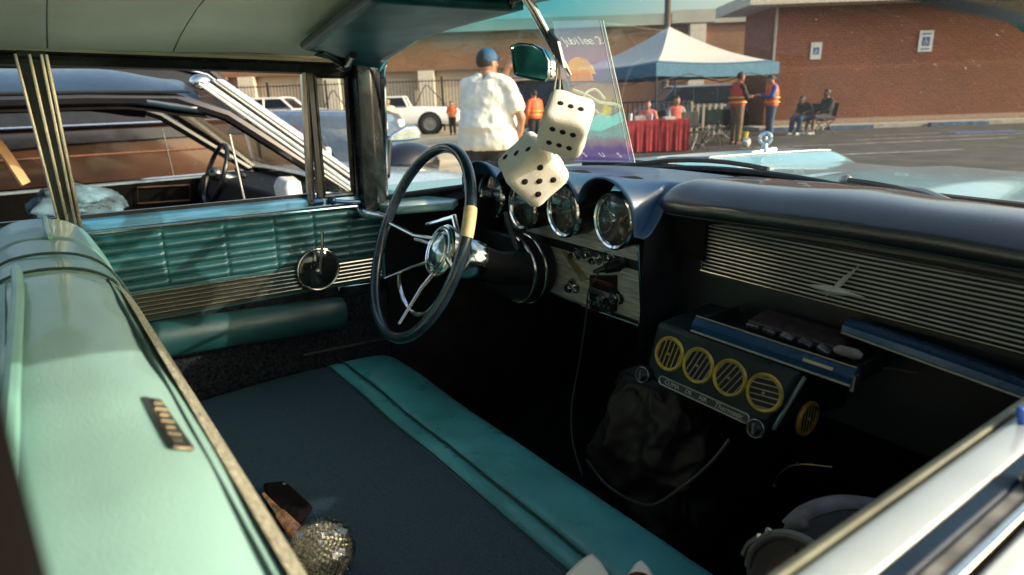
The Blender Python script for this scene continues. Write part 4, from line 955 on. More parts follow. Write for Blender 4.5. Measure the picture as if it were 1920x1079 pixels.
for k, ch in enumerate('Jubilee 2'):
    fxx = fx0.copy(); fxx.translation = pq(0.20 + 0.085 * k, 0.90, 0.004)
    if ch != ' ': text_mesh(MB(), ch, fxx, 0.030, 0.0003).build('letter', INK, po, norm=False, smooth=False)

# glittery ball on a stick in clear wrap
bc = on(604, 1036, z=0.552); bc.z = 0.552
gb = MB(); rg = 0.040
for i in range(420):
    zz = 1 - 2 * (i + 0.5) / 420; rr = math.sqrt(1 - zz * zz); a = i * 2.39996
    d = V((rr * math.cos(a), rr * math.sin(a), zz))
    q = MB(); s_ = 0.0046 + 0.0018 * random.random(); q.ball((0, 0, 0), s_, 6, (1, 1, 0.7)); t = d.orthogonal().normalized()
    q.xf(frame(bc + d * (rg + 0.002 * random.random()), t, d.cross(t))); gb.join(q)
gb.ball(bc, rg * 0.99, 24)
sp_ = loose('glitter_ball_wand', 'silver glitter ball on a copper coloured stick lying by the seat back', 'glitter wand', gb, mat('silver_glitter', (0.52, 0.48, 0.37), 0.28, 0.75, var=0.7, scale=260, bump=0.4, bscale=300), angle=25)
h0, h1 = on(572, 1018, z=0.562), on(494, 926, z=0.552)
b = MB(); b.tube([h0, h0.lerp(h1, 0.25), h0.lerp(h1, 0.55), h0.lerp(h1, 0.58), h1], [0.011, 0.0115, 0.0085, 0.006, 0.0022], 10); b.build('stick', mat('copper_stick', (0.62, 0.30, 0.17), 0.25, 0.5, var=0.35, scale=60), sp_)
b = MB(); b.tube([bc + (h0 - bc).normalized() * 0.036, h0, h0.lerp(h1, 0.06)], [0.018, 0.014, 0.011], 10); b.build('ribbon', mat('dark_red_ribbon', (0.10, 0.006, 0.012), 0.35), sp_)
b = MB()
def wrapfn(u, v):
    a = 2 * math.pi * u; t = math.pi * lerp(0.12, 0.95, v); d = V((math.sin(t) * math.cos(a), math.sin(t) * math.sin(a), math.cos(t)))
    return bc + d * (0.050 + 0.007 * mnoise.noise(d * 4) + 0.003 * mnoise.noise(d * 11))
b.grid(wrapfn, 28, 16); b.build('clear_wrap', glass_mat('cellophane', (0.97, 0.98, 0.98), 0.35), sp_, angle=12)
# black pouch
b = MB()
pc = [on(x, y, z=0.512) for x, y in ((493, 912), (535, 908), (588, 956), (560, 990), (508, 1000))]
pcm = sum(pc, V()) / 5
b.loft([[p.lerp(pcm, 0.05) + V((0, 0, -0.004)) for p in pc], [p + V((0, 0, 0.006)) for p in pc], [p.lerp(pcm, 0.15) + V((0, 0, 0.014)) for p in pc], [p.lerp(pcm, 0.6) + V((0, 0, 0.017)) for p in pc]])
pu = loose('pouch', 'small black cloth pouch under the copper stick on the seat', 'pouch', b, mat('pouch_cloth', (0.004, 0.0035, 0.004), 0.95, var=0.4, scale=80, bump=0.5, spec=0.1), bevel=0.003)
b = MB(); b.ball(on(533, 909, z=0.525), 0.004, 8, (1.5, 1, 1)); b.build('zip_pull', chr_s, pu)
# papers
def paper(pts, label, z=0.514, curl=0.004):
    P = [on(x, y, z=z) for x, y in pts]
    q = MB(); q.grid(lambda u, v: P[0].lerp(P[1], u).lerp(P[3].lerp(P[2], u), v) + V((0, 0, curl * (1 - abs(2 * u - 1)) + curl * math.sin(v * 5))), 8, 8)
    return loose('paper_sheet', label, 'paper', q, mat('white_paper', (0.80, 0.80, 0.75), 0.7, var=0.03), 'papers on the front of the seat', solid=0.0006)
paper(((1110, 1038), (1143, 1079), (1120, 1150), (1040, 1092)), 'larger white paper corner lying on the seam of the green seat')
paper(((1203, 1051), (1230, 1088), (1205, 1130), (1170, 1080)), 'smaller white paper corner under the brown leather case on the seat')
b = MB(); cc = on(1198, 1098, z=0.530)
b.loft([[cc + RR * (0.024 * k * math.cos(a)) + HH * (0.020 * k * math.sin(a)) + V((0, 0, h)) for a in [2 * math.pi * j / 24 for j in range(24)]] for h, k in ((-0.018, 0.9), (-0.006, 1.0), (0.004, 0.97), (0.011, 0.75), (0.0135, 0.3))])
loose('leather_case', 'round brown leather case lying on the smaller paper', 'leather case', b, mat('brown_leather', (0.10, 0.028, 0.014), 0.35, var=0.3, scale=40, coat=0.2))
# crumpled black bag on the floor, with its loop
def bagfn(u, v):
    a = 2 * math.pi * u
    prof_ = [(0.02, 0.0), (0.95, 0.0), (1.0, 0.25), (0.92, 0.6), (0.75, 0.85), (0.55, 0.97), (0.02, 0.92)]
    k = v * (len(prof_) - 1); i = min(int(k), len(prof_) - 2); r_, z_ = [lerp(prof_[i][j], prof_[i + 1][j], k - i) for j in (0, 1)]
    d = V((math.cos(a), math.sin(a), 0))
    p = V((0.055, 1.09, 0.20)) + V((d.x * 0.155 * r_, d.y * 0.125 * r_, z_ * 0.40))
    w = V((p.x * 9, p.y * 9, p.z * 7))
    f = (1 - abs(mnoise.noise(w * 0.8))) ** 4 * -0.028 + abs(mnoise.noise(w)) * 0.06 + (1 - abs(mnoise.noise(w * 2.1 + V((3, 1, 7))))) ** 5 * -0.014 + abs(mnoise.noise(w * 3.1)) * 0.012
    return p - d * f * r_ + V((0, 0, -0.02 * abs(mnoise.noise(w * 1.7)) * z_))
b = MB(); b.grid(bagfn, 140, 90)
bg = loose('tote_bag', 'crumpled black tote bag standing on the floor below the air conditioner', 'bag', b, mat('black_nylon', (0.026, 0.022, 0.020), 0.50, var=0.3, scale=30, spec=0.35), angle=180)
b = MB(); b.tube(curve([on(1100, 862, y=0.95), on(1140, 912, y=0.93), on(1212, 948, y=0.92), on(1270, 920, y=0.93), on(1330, 870, y=0.95), on(1368, 824, y=0.98)], 6), 0.0032, 6); b.build('bag_strap', mat('strap_grey', (0.09, 0.085, 0.085), 0.5), bg)
# charger and cable
cp = pp(1172, 492)
b = MB(); b.tube([cp, cp + pnrm * 0.02 , cp + pnrm * 0.022, cp + pnrm * 0.055 + V((-0.012, 0, 0))], [0.013, 0.013, 0.016, 0.012], 12)
b.tube([cp + pnrm * 0.055 + V((-0.012, 0, 0)), cp + pnrm * 0.075 + V((-0.03, 0, -0.004))], [0.009, 0.004], 10)
ch = loose('phone_charger', 'black plug in charger with a long thin cable hanging down the dash', 'charger', b, black)
b = MB(); b.tube(curve([cp + pnrm * 0.075 + V((-0.03, 0, -0.004)), on(1122, 512, y=1.03), on(1104, 545, y=1.03), on(1098, 600, y=1.03), on(1086, 680, y=1.03), on(1072, 760, y=1.0), on(1074, 830, y=0.98), on(1092, 892, y=0.97)], 6), 0.0022, 6)
b.build('charger_cable', mat('cable_grey', (0.05, 0.05, 0.052), 0.4), ch)
# grey backpack in the passenger's footwell
BPc = V((0.615, 0.80, 0.18))
bpm = mat('backpack_cloth', (0.095, 0.086, 0.090), 0.85, var=0.18, scale=24, bump=0.4, bscale=500)
def bpfn(u, v):
    a = 2 * math.pi * u
    pr_ = [(0.05, 0.0), (1, 0.0), (1.03, 0.3), (1.0, 0.65), (0.93, 0.85), (0.72, 0.97), (0.05, 1.0)]
    k = v * (len(pr_) - 1); i = min(int(k), len(pr_) - 2); r_, z_ = [lerp(pr_[i][j], pr_[i + 1][j], k - i) for j in (0, 1)]
    ca, sa = math.cos(a), math.sin(a); sq = (abs(ca) ** 3 + abs(sa) ** 3) ** (-1 / 3)
    w = V((ca * 2, sa * 2, z_ * 4))
    return BPc + V((ca * sq * 0.10 * r_, sa * sq * 0.15 * r_, z_ * 0.47)) + V((ca, sa, 0)) * 0.012 * mnoise.noise(w)
b = MB(); b.grid(bpfn, 48, 36)
bpk = loose('backpack', 'grey backpack with a padded strap standing beside the passenger door', 'backpack', b, mat('backpack_black', (0.035, 0.034, 0.036), 0.85, var=0.3, scale=30, bump=0.4), angle=180)
b = MB(); sp0 = curve([on(1478, 990, y=0.72), on(1510, 962, y=0.74), on(1560, 945, y=0.77), on(1610, 944, y=0.80), on(1680, 958, y=0.84), on(1730, 985, y=0.86)], 6)
b.tube([p for p in sp0], 0.013, 10, flat=0.55); b.build('carry_strap', mat('strap_mauve', (0.15, 0.138, 0.158), 0.75, var=0.2, scale=40), bpk)
b = MB()
b.loft([curve([on(x, y, y=yy) for x, y in pts], 5) for yy, pts in ((0.70, ((1402, 1100), (1400, 1045), (1425, 1012), (1470, 998), (1520, 1010), (1552, 1045), (1560, 1100))), (0.64, ((1412, 1100), (1412, 1050), (1432, 1022), (1470, 1010), (1512, 1022), (1540, 1052), (1548, 1100))))])
b.build('front_pocket', bpm, bpk, bevel=0.004)
b = MB(); b.tube(curve([on(1404, 1060, y=0.645), on(1412, 1030, y=0.64), on(1440, 1006, y=0.64), on(1478, 1002, y=0.64), on(1520, 1020, y=0.64), on(1548, 1060, y=0.64)], 5), 0.0055, 8); b.build('pocket_piping', mat('piping_grey', (0.17, 0.16, 0.155), 0.7), bpk)
b = MB(); b.prism([on(1462, 1000, y=0.66), on(1468, 982, y=0.66), on(1498, 980, y=0.66), on(1508, 1004, y=0.66)], (0, 1, 0), 0.02); b.build('strap_anchor', bpm, bpk, bevel=0.008)
b = MB(); b.tube([on(1426, 1008, y=0.64), on(1405, 1022, y=0.64), on(1396, 1040, y=0.64)], 0.005, 8); b.ball(on(1441, 996, y=0.64), 0.0045, 8); b.build('zip_pull', chr_s, bpk)
b = MB(); b.prism([on(1432, 1090, y=0.637), on(1450, 1046, y=0.637), on(1490, 1030, y=0.637), on(1524, 1090, y=0.637)], (0, -1, 0), 0.004); b.build('pocket_patch', mat('patch_brown', (0.20, 0.125, 0.11), 0.8, var=0.3), bpk)
# two small bright bits of wiring below the dash
b = MB(); b.tube(curve([on(1452, 911, y=1.12), on(1462, 888, y=1.12), on(1496, 871, y=1.12), on(1560, 876, y=1.14)], 5), 0.002, 6); b.ball(on(1452, 911, y=1.118), 0.004, 8); b.ball(on(1496, 871, y=1.118), 0.0045, 8)
b.build('loose_wire', mat('copper_wire', (0.30, 0.17, 0.09), 0.3, 0.7), car)
b = MB(); b.tube(curve([on(1600, 705, y=1.09), on(1650, 690, y=1.10), on(1720, 700, y=1.1)], 5), 0.0014, 5); b.build('loose_wire', MATS['copper_wire'], car)
# what lies in the tray: folded papers and a rolled receipt
b = MB(); b.box((0.37, 1.075, 0.800), (0.17, 0.07, 0.022), (0.1, 0.02, 0.06)); loose('folded_wallet', 'dark folded wallet lying in the open dash drawer', 'wallet', b, mat('wallet_brown', (0.035, 0.020, 0.020), 0.6, var=0.5, scale=70), bevel=0.003)
b = MB()
for k in range(5): b.box((0.30 + 0.034 * k, 1.035, 0.802 - 0.001 * k), (0.022, 0.014, 0.007), (0.2, 0.1 * k, 0.1))
loose('coin_row', 'row of small silver clips lying in front of the wallet in the drawer', 'clips', b, mat('clip_silver', (0.30, 0.29, 0.31), 0.35, 0.8, var=0.5, scale=90), bevel=0.001)
rc = on(1592, 664, z=0.812)
b = MB(); b.tube([rc + V((-0.024, 0, 0)), rc + V((-0.017, 0, 0.002)), rc + V((0.010, 0.004, 0.001)), rc + V((0.018, 0.006, 0))], [0.004, 0.0085, 0.009, 0.005], 12); loose('rolled_receipt', 'small pale rolled receipt at the right end of the dash drawer', 'paper roll', b, mat('receipt_paper', (0.20, 0.165, 0.145), 0.7, var=0.2, scale=50))
# ================================================================== OUTDOORS: ground, buildings, fences, canopy
def L(r, d, z=0.0): return CW * 1.0 - V((0, 0, CW.z)) + WR * r + WH * d + V((0, 0, z))   # right, ahead, up from the lens's foot
def wbox(mb, r0, r1, d0, d1, z0, z1):
    mb.loft([[L(r0, d0, z0), L(r1, d0, z0), L(r1, d1, z0), L(r0, d1, z0)], [L(r0, d0, z1), L(r1, d0, z1), L(r1, d1, z1), L(r0, d1, z1)]]); return mb
def rpx(px, d):                                       # lateral offset of a pixel column at distance d near the horizon
    q = M3 @ ray(px, 190); return q.dot(WR) / q.dot(WH) * d
asph = mat('asphalt', (0.038, 0.033, 0.029), 0.9, var=0.5, scale=1.3, bump=0.6, bscale=60)  # dark tone also carries the shade over the right of the lot
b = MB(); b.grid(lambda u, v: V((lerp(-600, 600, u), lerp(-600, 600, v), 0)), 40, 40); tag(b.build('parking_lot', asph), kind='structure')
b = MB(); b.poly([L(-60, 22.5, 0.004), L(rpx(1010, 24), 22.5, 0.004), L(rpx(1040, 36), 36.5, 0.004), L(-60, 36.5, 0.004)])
b.poly([L(-30, -14, 0.004), L(14, -14, 0.004), L(14, 4.5, 0.004), L(0.6, 9, 0.004), L(-30, 9, 0.004)]); b.poly([L(-14, 9.001, 0.004), L(rpx(985, 9.5), 9.001, 0.004), L(rpx(1010, 22.5), 22.495, 0.004), L(-14, 22.495, 0.004)])  # pale ground around the cars, added to bounce light onto the headliner
tag(b.build('concrete_bounce_apron', mat('sunlit_concrete', (0.52, 0.42, 0.28), 0.9, var=0.22, scale=0.7, bump=0.3, bscale=40)), kind='structure')  # pale tan also carries the sunlight on the left ground
for r0, r1, d0, d1 in ((3.6, 9.5, 13.2, 13.35), (5.5, 12.5, 15.8, 15.95), (9.0, 15, 17.2, 17.33), (10.2, 14.2, 18.6, 18.72)):
    b = MB(); b.poly([L(r0, d0, 0.008), L(r1, d0 + 0.5, 0.008), L(r1, d1 + 0.5, 0.008), L(r0, d1, 0.008)]); tag(b.build('parking_line', mat('faded_white_line', (0.30, 0.29, 0.27), 0.9, var=0.5, scale=6)), kind='structure')
b = MB(); b.poly([L(12.3, 18.2, 0.008), L(14.5, 18.2, 0.008), L(14.2, 19.3, 0.008), L(12.5, 19.3, 0.008)]); tag(b.build('blue_marking', mat('faded_blue_mark', (0.05, 0.10, 0.22), 0.9, var=0.6, scale=5)), kind='structure')

DW = 23.5                                             # the brick building's wall
def brick_mat(name, c1, c2, mort, sc=1.0, rot=None):
    m = bpy.data.materials.new(name); n, l = nodes(m); bs = n['Principled BSDF']
    tc = n.new('ShaderNodeTexCoord'); br = n.new('ShaderNodeTexBrick'); br.inputs['Scale'].default_value = sc
    br.inputs['Color1'].default_value = (*c1, 1); br.inputs['Color2'].default_value = (*c2, 1); br.inputs['Mortar'].default_value = (*mort, 1)
    br.inputs['Mortar Size'].default_value = 0.012; br.inputs['Brick Width'].default_value = 0.24; br.inputs['Row Height'].default_value = 0.085
    l.new(tc.outputs['UV'], br.inputs['Vector'])
    nz = n.new('ShaderNodeTexNoise'); nz.inputs['Scale'].default_value = 14; nz.inputs['Detail'].default_value = 8; l.new(tc.outputs['UV'], nz.inputs['Vector'])
    nb = n.new('ShaderNodeTexNoise'); nb.inputs['Scale'].default_value = 0.35; nb.inputs['Detail'].default_value = 5; l.new(tc.outputs['UV'], nb.inputs['Vector'])
    sp = n.new('ShaderNodeSeparateXYZ'); l.new(tc.outputs['UV'], sp.inputs[0])
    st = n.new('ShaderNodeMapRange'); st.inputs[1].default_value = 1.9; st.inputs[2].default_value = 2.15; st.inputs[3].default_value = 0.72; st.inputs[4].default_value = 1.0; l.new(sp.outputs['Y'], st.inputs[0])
    mx = n.new('ShaderNodeMixRGB'); mx.blend_type = 'OVERLAY'; mx.inputs[0].default_value = 0.75; l.new(br.outputs['Color'], mx.inputs[1]); l.new(nz.outputs['Fac'], mx.inputs[2])
    m2 = n.new('ShaderNodeMixRGB'); m2.blend_type = 'OVERLAY'; m2.inputs[0].default_value = 0.5; l.new(mx.outputs[0], m2.inputs[1]); l.new(nb.outputs['Fac'], m2.inputs[2])
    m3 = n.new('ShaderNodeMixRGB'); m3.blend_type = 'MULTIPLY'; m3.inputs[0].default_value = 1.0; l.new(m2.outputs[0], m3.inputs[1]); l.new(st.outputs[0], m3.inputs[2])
    l.new(m3.outputs[0], bs.inputs['Base Color']); bs.inputs['Roughness'].default_value = 0.9
    bp = n.new('ShaderNodeBump'); bp.inputs['Strength'].default_value = 0.5; bp.inputs['Distance'].default_value = 0.01; l.new(br.outputs['Fac'], bp.inputs['Height']); bp.invert = True; l.new(bp.outputs[0], bs.inputs['Normal'])
    return m
def uvquad(name, pts, m, parent=None, uvs=None):
    me = bpy.data.meshes.new(name); me.from_pydata([tuple(p) for p in pts], [], [(0, 1, 2, 3)]); uv = me.uv_layers.new(name='UVMap')
    w_, h_ = (V(pts[1]) - V(pts[0])).length, (V(pts[3]) - V(pts[0])).length
    for i, c in enumerate(uvs or ((0, 0), (w_, 0), (w_, h_), (0, h_))): uv.data[i].uv = c
    me.materials.append(m); o = bpy.data.objects.new(name, me); C.objects.link(o); o.parent = parent; return o
brick = brick_mat('red_brick', (0.27, 0.072, 0.028), (0.20, 0.050, 0.020), (0.25, 0.12, 0.07))
brick2 = brick_mat('brown_brick', (0.40, 0.18, 0.085), (0.34, 0.15, 0.07), (0.40, 0.24, 0.14))
rw0 = rpx(1434, DW); rw1 = 34.0; EZ = zat(1436, 15, DW)
bld = thing('brick_building', 'long red brick building with white eaves and two parking signs on its wall', 'building')
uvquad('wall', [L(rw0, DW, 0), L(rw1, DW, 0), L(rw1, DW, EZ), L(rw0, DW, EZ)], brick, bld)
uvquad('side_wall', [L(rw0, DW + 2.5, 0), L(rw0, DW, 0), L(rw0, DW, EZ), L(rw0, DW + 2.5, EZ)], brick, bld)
b = MB(); wbox(b, rw0 - 1.05, rw1, DW - 1.0, DW + 2.6, EZ + 0.001, EZ + 0.10); wbox(b, rw0 - 1.1, rw1, DW - 1.04, DW - 0.98, EZ - 0.02, EZ + 0.34); wbox(b, rw0 - 1.12, rw0 - 1.06, DW - 0.97, DW + 2.6, EZ - 0.02, EZ + 0.34)
b.build('eave', mat('eave_paint', (0.52, 0.47, 0.40), 0.7), bld)
b = MB(); b.loft([[L(rw0 - 1.1, DW - 1.04, EZ + 0.345), L(rw1, DW - 1.04, EZ + 0.345), L(rw1, DW + 2.6, EZ + 0.345), L(rw0 - 1.1, DW + 2.6, EZ + 0.345)], [L(rw0 + 1.5, DW + 0.8, EZ + 0.9), L(rw1, DW + 0.8, EZ + 0.9), L(rw1, DW + 0.9, EZ + 0.9), L(rw0 + 1.5, DW + 0.9, EZ + 0.9)]]); b.build('roof', mat('roof_shingle', (0.12, 0.10, 0.09), 0.9, var=0.3), bld)
b = MB(); rd = rpx(1443, DW); wbox(b, rd - 0.035, rd + 0.035, DW - 0.10, DW - 0.002, 2.0, EZ); b.build('downspout', mat('pale_metal', (0.55, 0.48, 0.42), 0.6), bld)
b = MB(); wbox(b, rw0 + 0.3, rw1, DW - 0.05, DW - 0.002, 0.14, 0.30); b.build('plinth', mat('plinth_concrete', (0.32, 0.22, 0.16), 0.9), bld)
b = MB(); wbox(b, rw0 - 0.6, rw1 + 4, DW - 1.3, DW + 0.5, -0.05, 0.13); tag(b.build('sidewalk', mat('pale_concrete', (0.40, 0.36, 0.30), 0.9, var=0.2, scale=3)), kind='structure')
for px0, px1 in ((1556, 1640), (1746, 1856), (1440, 1500)):
    b = MB(); d_ = DW - 1.32; wbox(b, rpx(px0, d_), rpx(px1, d_), d_ - 0.16, d_ + 0.005, -0.02, 0.125); tag(b.build('painted_kerb', mat('blue_kerb_paint', (0.055, 0.11, 0.20), 0.8, var=0.35, scale=4), bevel=0.02), kind='structure')
# signs on the brick wall
def wsign(px0, px1, py0, py1, label, blue):
    d_ = DW - 0.03; r0, r1 = rpx(px0, d_), rpx(px1, d_); z1, z0 = zat((px0 + px1) / 2, py0, d_), zat((px0 + px1) / 2, py1, d_)
    b = MB(); wbox(b, r0, r1, d_ - 0.012, d_, z0, z1); o = tag(b.build('parking_sign', mat('sign_white', (0.72, 0.74, 0.72), 0.5, var=0.05), bevel=0.01), label, 'sign')
    w_, h_ = r1 - r0, z1 - z0; cx = (r0 + r1) / 2
    b = MB(); wbox(b, cx - w_ * 0.27, cx + w_ * 0.27, d_ - 0.016, d_ - 0.0125, z0 + h_ * 0.28, z0 + h_ * 0.70); sq = b.build('symbol_panel', mat('sign_blue', (0.04, 0.12, 0.34), 0.5), o)
    # wheelchair pictogram
    b = MB(); c = L(cx - 0.01, d_ - 0.018, z0 + h_ * 0.42); s = h_ * 0.085
    b.torus(c, WH, s, s * 0.22, 16, 5, a0=R(60), a1=R(350), u=WR); b.ball(c + V((0, 0, s * 2.4)), s * 0.36, 8, (1, 1, 1))
    b.tube([c + V((0, 0, s * 2.0)), c + V((0, 0, s * 0.7)), c + WR * s * 0.9 + V((0, 0, s * 0.6)), c + WR * s * 1.3 + V((0, 0, -s * 0.7))], s * 0.24, 5); b.build('wheelchair_symbol', MATS['sign_white'], sq)
    if blue:
        b = MB(); wbox(b, cx - w_ * 0.34, cx + w_ * 0.34, d_ - 0.015, d_ - 0.0125, z0 + h_ * 0.80, z0 + h_ * 0.88); wbox(b, cx - w_ * 0.30, cx + w_ * 0.30, d_ - 0.0155, d_ - 0.0125, z0 + h_ * 0.10, z0 + h_ * 0.17); b.build('sign_line', mat('sign_text_blue', (0.12, 0.18, 0.34), 0.5), o)
wsign(1511, 1531, 80, 112, 'smaller white and blue accessible parking sign on the brick wall', False)
wsign(1707, 1733, 58, 98, 'larger white and blue accessible parking sign further right on the brick wall', True)

# long hall at the back: pale ribbed wall below, brown brick above, grey parapet
DH = 37.0; hl = thing('market_hall', 'long low hall with pale ribbed walls and brown brick upper band behind the cars', 'building')
h0, h1 = rpx(300, DH), rpx(1500, DH); hm = rpx(1010, DH)
zsplit = zat(800, 128, DH); zpar = zat(1200, 48, DH); ztop = zat(1200, 29, DH)
def ribbed():
    m = bpy.data.materials.new('ribbed_cream_wall'); n, l = nodes(m); bs = n['Principled BSDF']; tc = n.new('ShaderNodeTexCoord')
    wv = n.new('ShaderNodeTexWave'); wv.inputs['Scale'].default_value = 3.0; wv.bands_direction = 'X'; l.new(tc.outputs['UV'], wv.inputs['Vector'])
    nz = n.new('ShaderNodeTexNoise'); nz.inputs['Scale'].default_value = 0.8; nz.inputs['Detail'].default_value = 6; l.new(tc.outputs['UV'], nz.inputs['Vector'])
    rp = n.new('ShaderNodeValToRGB'); rp.color_ramp.elements[0].color = (0.50, 0.42, 0.33, 1); rp.color_ramp.elements[1].color = (0.68, 0.59, 0.47, 1); l.new(nz.outputs['Fac'], rp.inputs[0]); l.new(rp.outputs[0], bs.inputs['Base Color'])
    bp = n.new('ShaderNodeBump'); bp.inputs['Strength'].default_value = 0.8; bp.inputs['Distance'].default_value = 0.05; l.new(wv.outputs['Fac'], bp.inputs['Height']); l.new(bp.outputs[0], bs.inputs['Normal']); bs.inputs['Roughness'].default_value = 0.85
    return m
uvquad('lower_wall', [L(h0, DH, 0), L(hm, DH, 0), L(hm, DH, zsplit), L(h0, DH, zsplit)], ribbed(), hl)
uvquad('wall', [L(hm, DH, 0), L(h1, DH, 0), L(h1, DH, zsplit), L(hm, DH, zsplit)], brick2, hl)
b = MB()
q = uvquad('upper_wall', [L(h0, DH - 0.25, zsplit), L(h1, DH - 0.25, zsplit), L(h1, DH - 0.25, zpar), L(h0, DH - 0.25, zpar)], brick2, hl)
b = MB(); wbox(b, h0, h1, DH - 0.45, DH + 10, zpar, zpar + 0.12); wbox(b, h0, h1, DH - 0.5, DH - 0.46, zpar - 0.05, ztop)
wbox(b, h0, h1, DH - 0.42, DH + 10, zpar + 0.125, ztop - 0.05); wbox(b, rpx(1250, DH), rpx(1330, DH), DH - 0.6, DH - 0.52, zpar, ztop + 0.12); b.build('parapet', mat('grey_flashing', (0.42, 0.40, 0.34), 0.6, var=0.15, scale=0.5), hl)
b = MB(); wbox(b, h0, hm, DH - 0.55, DH - 0.02, zsplit - 0.16, zsplit - 0.002); b.build('canopy_beam', mat('beam_brown', (0.20, 0.12, 0.07), 0.7), hl)
for px in (627, 803, 470, 1300):
    b = MB(); r_ = rpx(px, DH - 0.4); wbox(b, r_ - 0.42, r_ + 0.42, DH - 0.75, DH - 0.26 if px < 1000 else DH - 0.27, 0, zsplit - 0.165 if px != 1300 else zpar - 0.1); b.build('pilaster', mat('pilaster_cream', (0.62, 0.56, 0.46), 0.8), hl)
b = MB(); r_ = rpx(419, DH - 0.4); wbox(b, r_ - 0.45, r_ + 0.45, DH - 0.75, DH - 0.26, 0, zsplit - 0.165); b.build('brick_pier', mat('pier_brick', (0.36, 0.14, 0.09), 0.9, var=0.3), hl)
for px0, px1 in ((440, 560), (650, 780), (830, 980)):
    b = MB(); r0, r1 = rpx(px0, DH), rpx(px1, DH); wbox(b, r0, r1, DH - 0.06, DH - 0.01, 0, 2.6)
    b.build('roller_door', mat('roller_cream', (0.46, 0.39, 0.31), 0.7, var=0.15, scale=2, anis=(1, 1, 12)), hl)

# iron fence in front of the hall
def iron_fence(label, px0, px1, d, h, step, rails, m, bar=0.022, group=None, brace=()):
    r0, r1 = rpx(px0, d), rpx(px1, d); fr = thing('iron_fence', label, 'fence', L((r0 + r1) / 2, d), YAW, group); f = MB(); n = int((r1 - r0) / step)
    W_ = r1 - r0
    for i in range(n + 1):
        x = -W_ / 2 + i * step; f.box((x, 0, h / 2 - 0.02), (bar, bar, h))
    for z in rails: f.box((0, 0.0, z), (W_, 0.03, 0.045))
    f.build('fence_panel', m, fr)
    for i in range(0, n + 1, 18):
        p = MB(); p.box((-W_ / 2 + i * step, 0.06, h / 2 + 0.04), (0.09, 0.09, h + 0.08)); p.build('post', m, fr)
    for x0, z0, x1, z1 in brace:
        p = MB(); p.tube([(rpx(x0, d) - (r0 + r1) / 2, -0.05, z0), (rpx(x1, d) - (r0 + r1) / 2, -0.05, z1)], 0.025, 6); p.build('brace', m, fr)
iron = mat('black_iron', (0.02, 0.018, 0.016), 0.6)
iron_fence('tall black iron fence with diagonal braces in front of the pale hall', 395, 985, 31, zat(500, 158, 31), 0.15, (0.25, zat(500, 163, 31)), iron, brace=((592, 0.6, 625, 2.0), (660, 0.7, 628, 2.0), (762, 0.5, 800, 2.1), (860, 0.5, 803, 2.1)))
iron_fence('low black iron fence behind the red tables under the canopy', 1150, 1297, 22.0, 1.15, 0.16, (0.2, 1.1), iron, 0.03)
iron_fence('short pale picket fence between the tables and the white van', 1298, 1362, 21.5, 1.0, 0.19, (0.25, 0.92), mat('pale_picket', (0.55, 0.50, 0.42), 0.7), 0.07)

# canopy tent
ND = 17.4; NC = (rpx(1229, ND), ND)
TX, TY = (3.95, 2.0), (-2.0, 3.95)
def TP(a, b_, z): return L(NC[0] + TX[0] * a + TY[0] * b_, NC[1] + TX[1] * a + TY[1] * b_, z)
tz0 = zat(1229, 143, ND); tz1 = zat(1229, 119, ND); tpk = zat(1255, 50, ND + 2.97)
tent = thing('canopy_tent', 'white peaked canopy tent with blue valance over the red tables', 'tent', TP(0.5, 0.5, 0))
tinv = tent.matrix_basis.inverted()
tent_w = mat('canopy_white', (0.50, 0.48, 0.44), 0.8, var=0.05); tent_b = mat('canopy_blue', (0.035, 0.13, 0.22), 0.8, var=0.15)
def tl(p): return p - tent.location
cs = [(0, 0), (1, 0), (1, 1), (0, 1)]
b = MB(); o_ = -0.03
for k in range(4):
    a, c = cs[k], cs[(k + 1) % 4]
    def side(u, v, a=a, c=c):
        e = (lerp(a[0], c[0], u), lerp(a[1], c[1], u)); p = TP(e[0], e[1], tz1).lerp(TP(0.5, 0.5, tpk), v)
        return tl(p) + V((0, 0, -0.22 * math.sin(math.pi * v) * (0.7 + 0.3 * math.sin(math.pi * u)) - 0.05 * math.sin(math.pi * u) * (1 - v)))
    b.grid(side, 10, 10)
b.build('canopy', tent_w, tent, angle=20)
b = MB()
for k in range(4):
    a, c = cs[k], cs[(k + 1) % 4]
    b.grid(lambda u, v, a=a, c=c: tl(TP(lerp(a[0], c[0], u), lerp(a[1], c[1], u), lerp(tz1, tz0, v) - 0.05 * math.sin(math.pi * u))) , 10, 2)
b.build('valance', tent_b, tent, angle=20)
b = MB()
for k in range(4):                                    # blue lower border of the roof
    a, c = cs[k], cs[(k + 1) % 4]
    b.grid(lambda u, v, a=a, c=c: tl(TP(lerp(a[0], c[0], u), lerp(a[1], c[1], u), tz1).lerp(TP(0.5, 0.5, tpk), v * 0.10)) + V((0, 0, 0.012 - 0.05 * math.sin(math.pi * u) * (1 - v * .1) - 0.22 * math.sin(math.pi * v * 0.1) * (0.7 + 0.3 * math.sin(math.pi * u)))), 10, 2)
b.build('roof_border', tent_b, tent, angle=20)
for a in cs:
    b = MB(); p = TP(0.02 + 0.96 * a[0], 0.02 + 0.96 * a[1], 0); b.tube([tl(p), tl(p + V((0, 0, tz1)))], 0.032, 8); b.build('leg', mat('tent_leg', (0.035, 0.033, 0.035), 0.5, 0.3), tent)
b = MB()
for k in range(4):
    a, c = cs[k], cs[(k + 1) % 4]
    for j in range(4):
        p0, p1 = TP(lerp(a[0], c[0], j / 4), lerp(a[1], c[1], j / 4), tz0 + (0.05 if j % 2 else -0.16)), TP(lerp(a[0], c[0], (j + 1) / 4), lerp(a[1], c[1], (j + 1) / 4), tz0 + (-0.16 if j % 2 else 0.05))
        b.tube([tl(p0), tl(p1)], 0.014, 6)
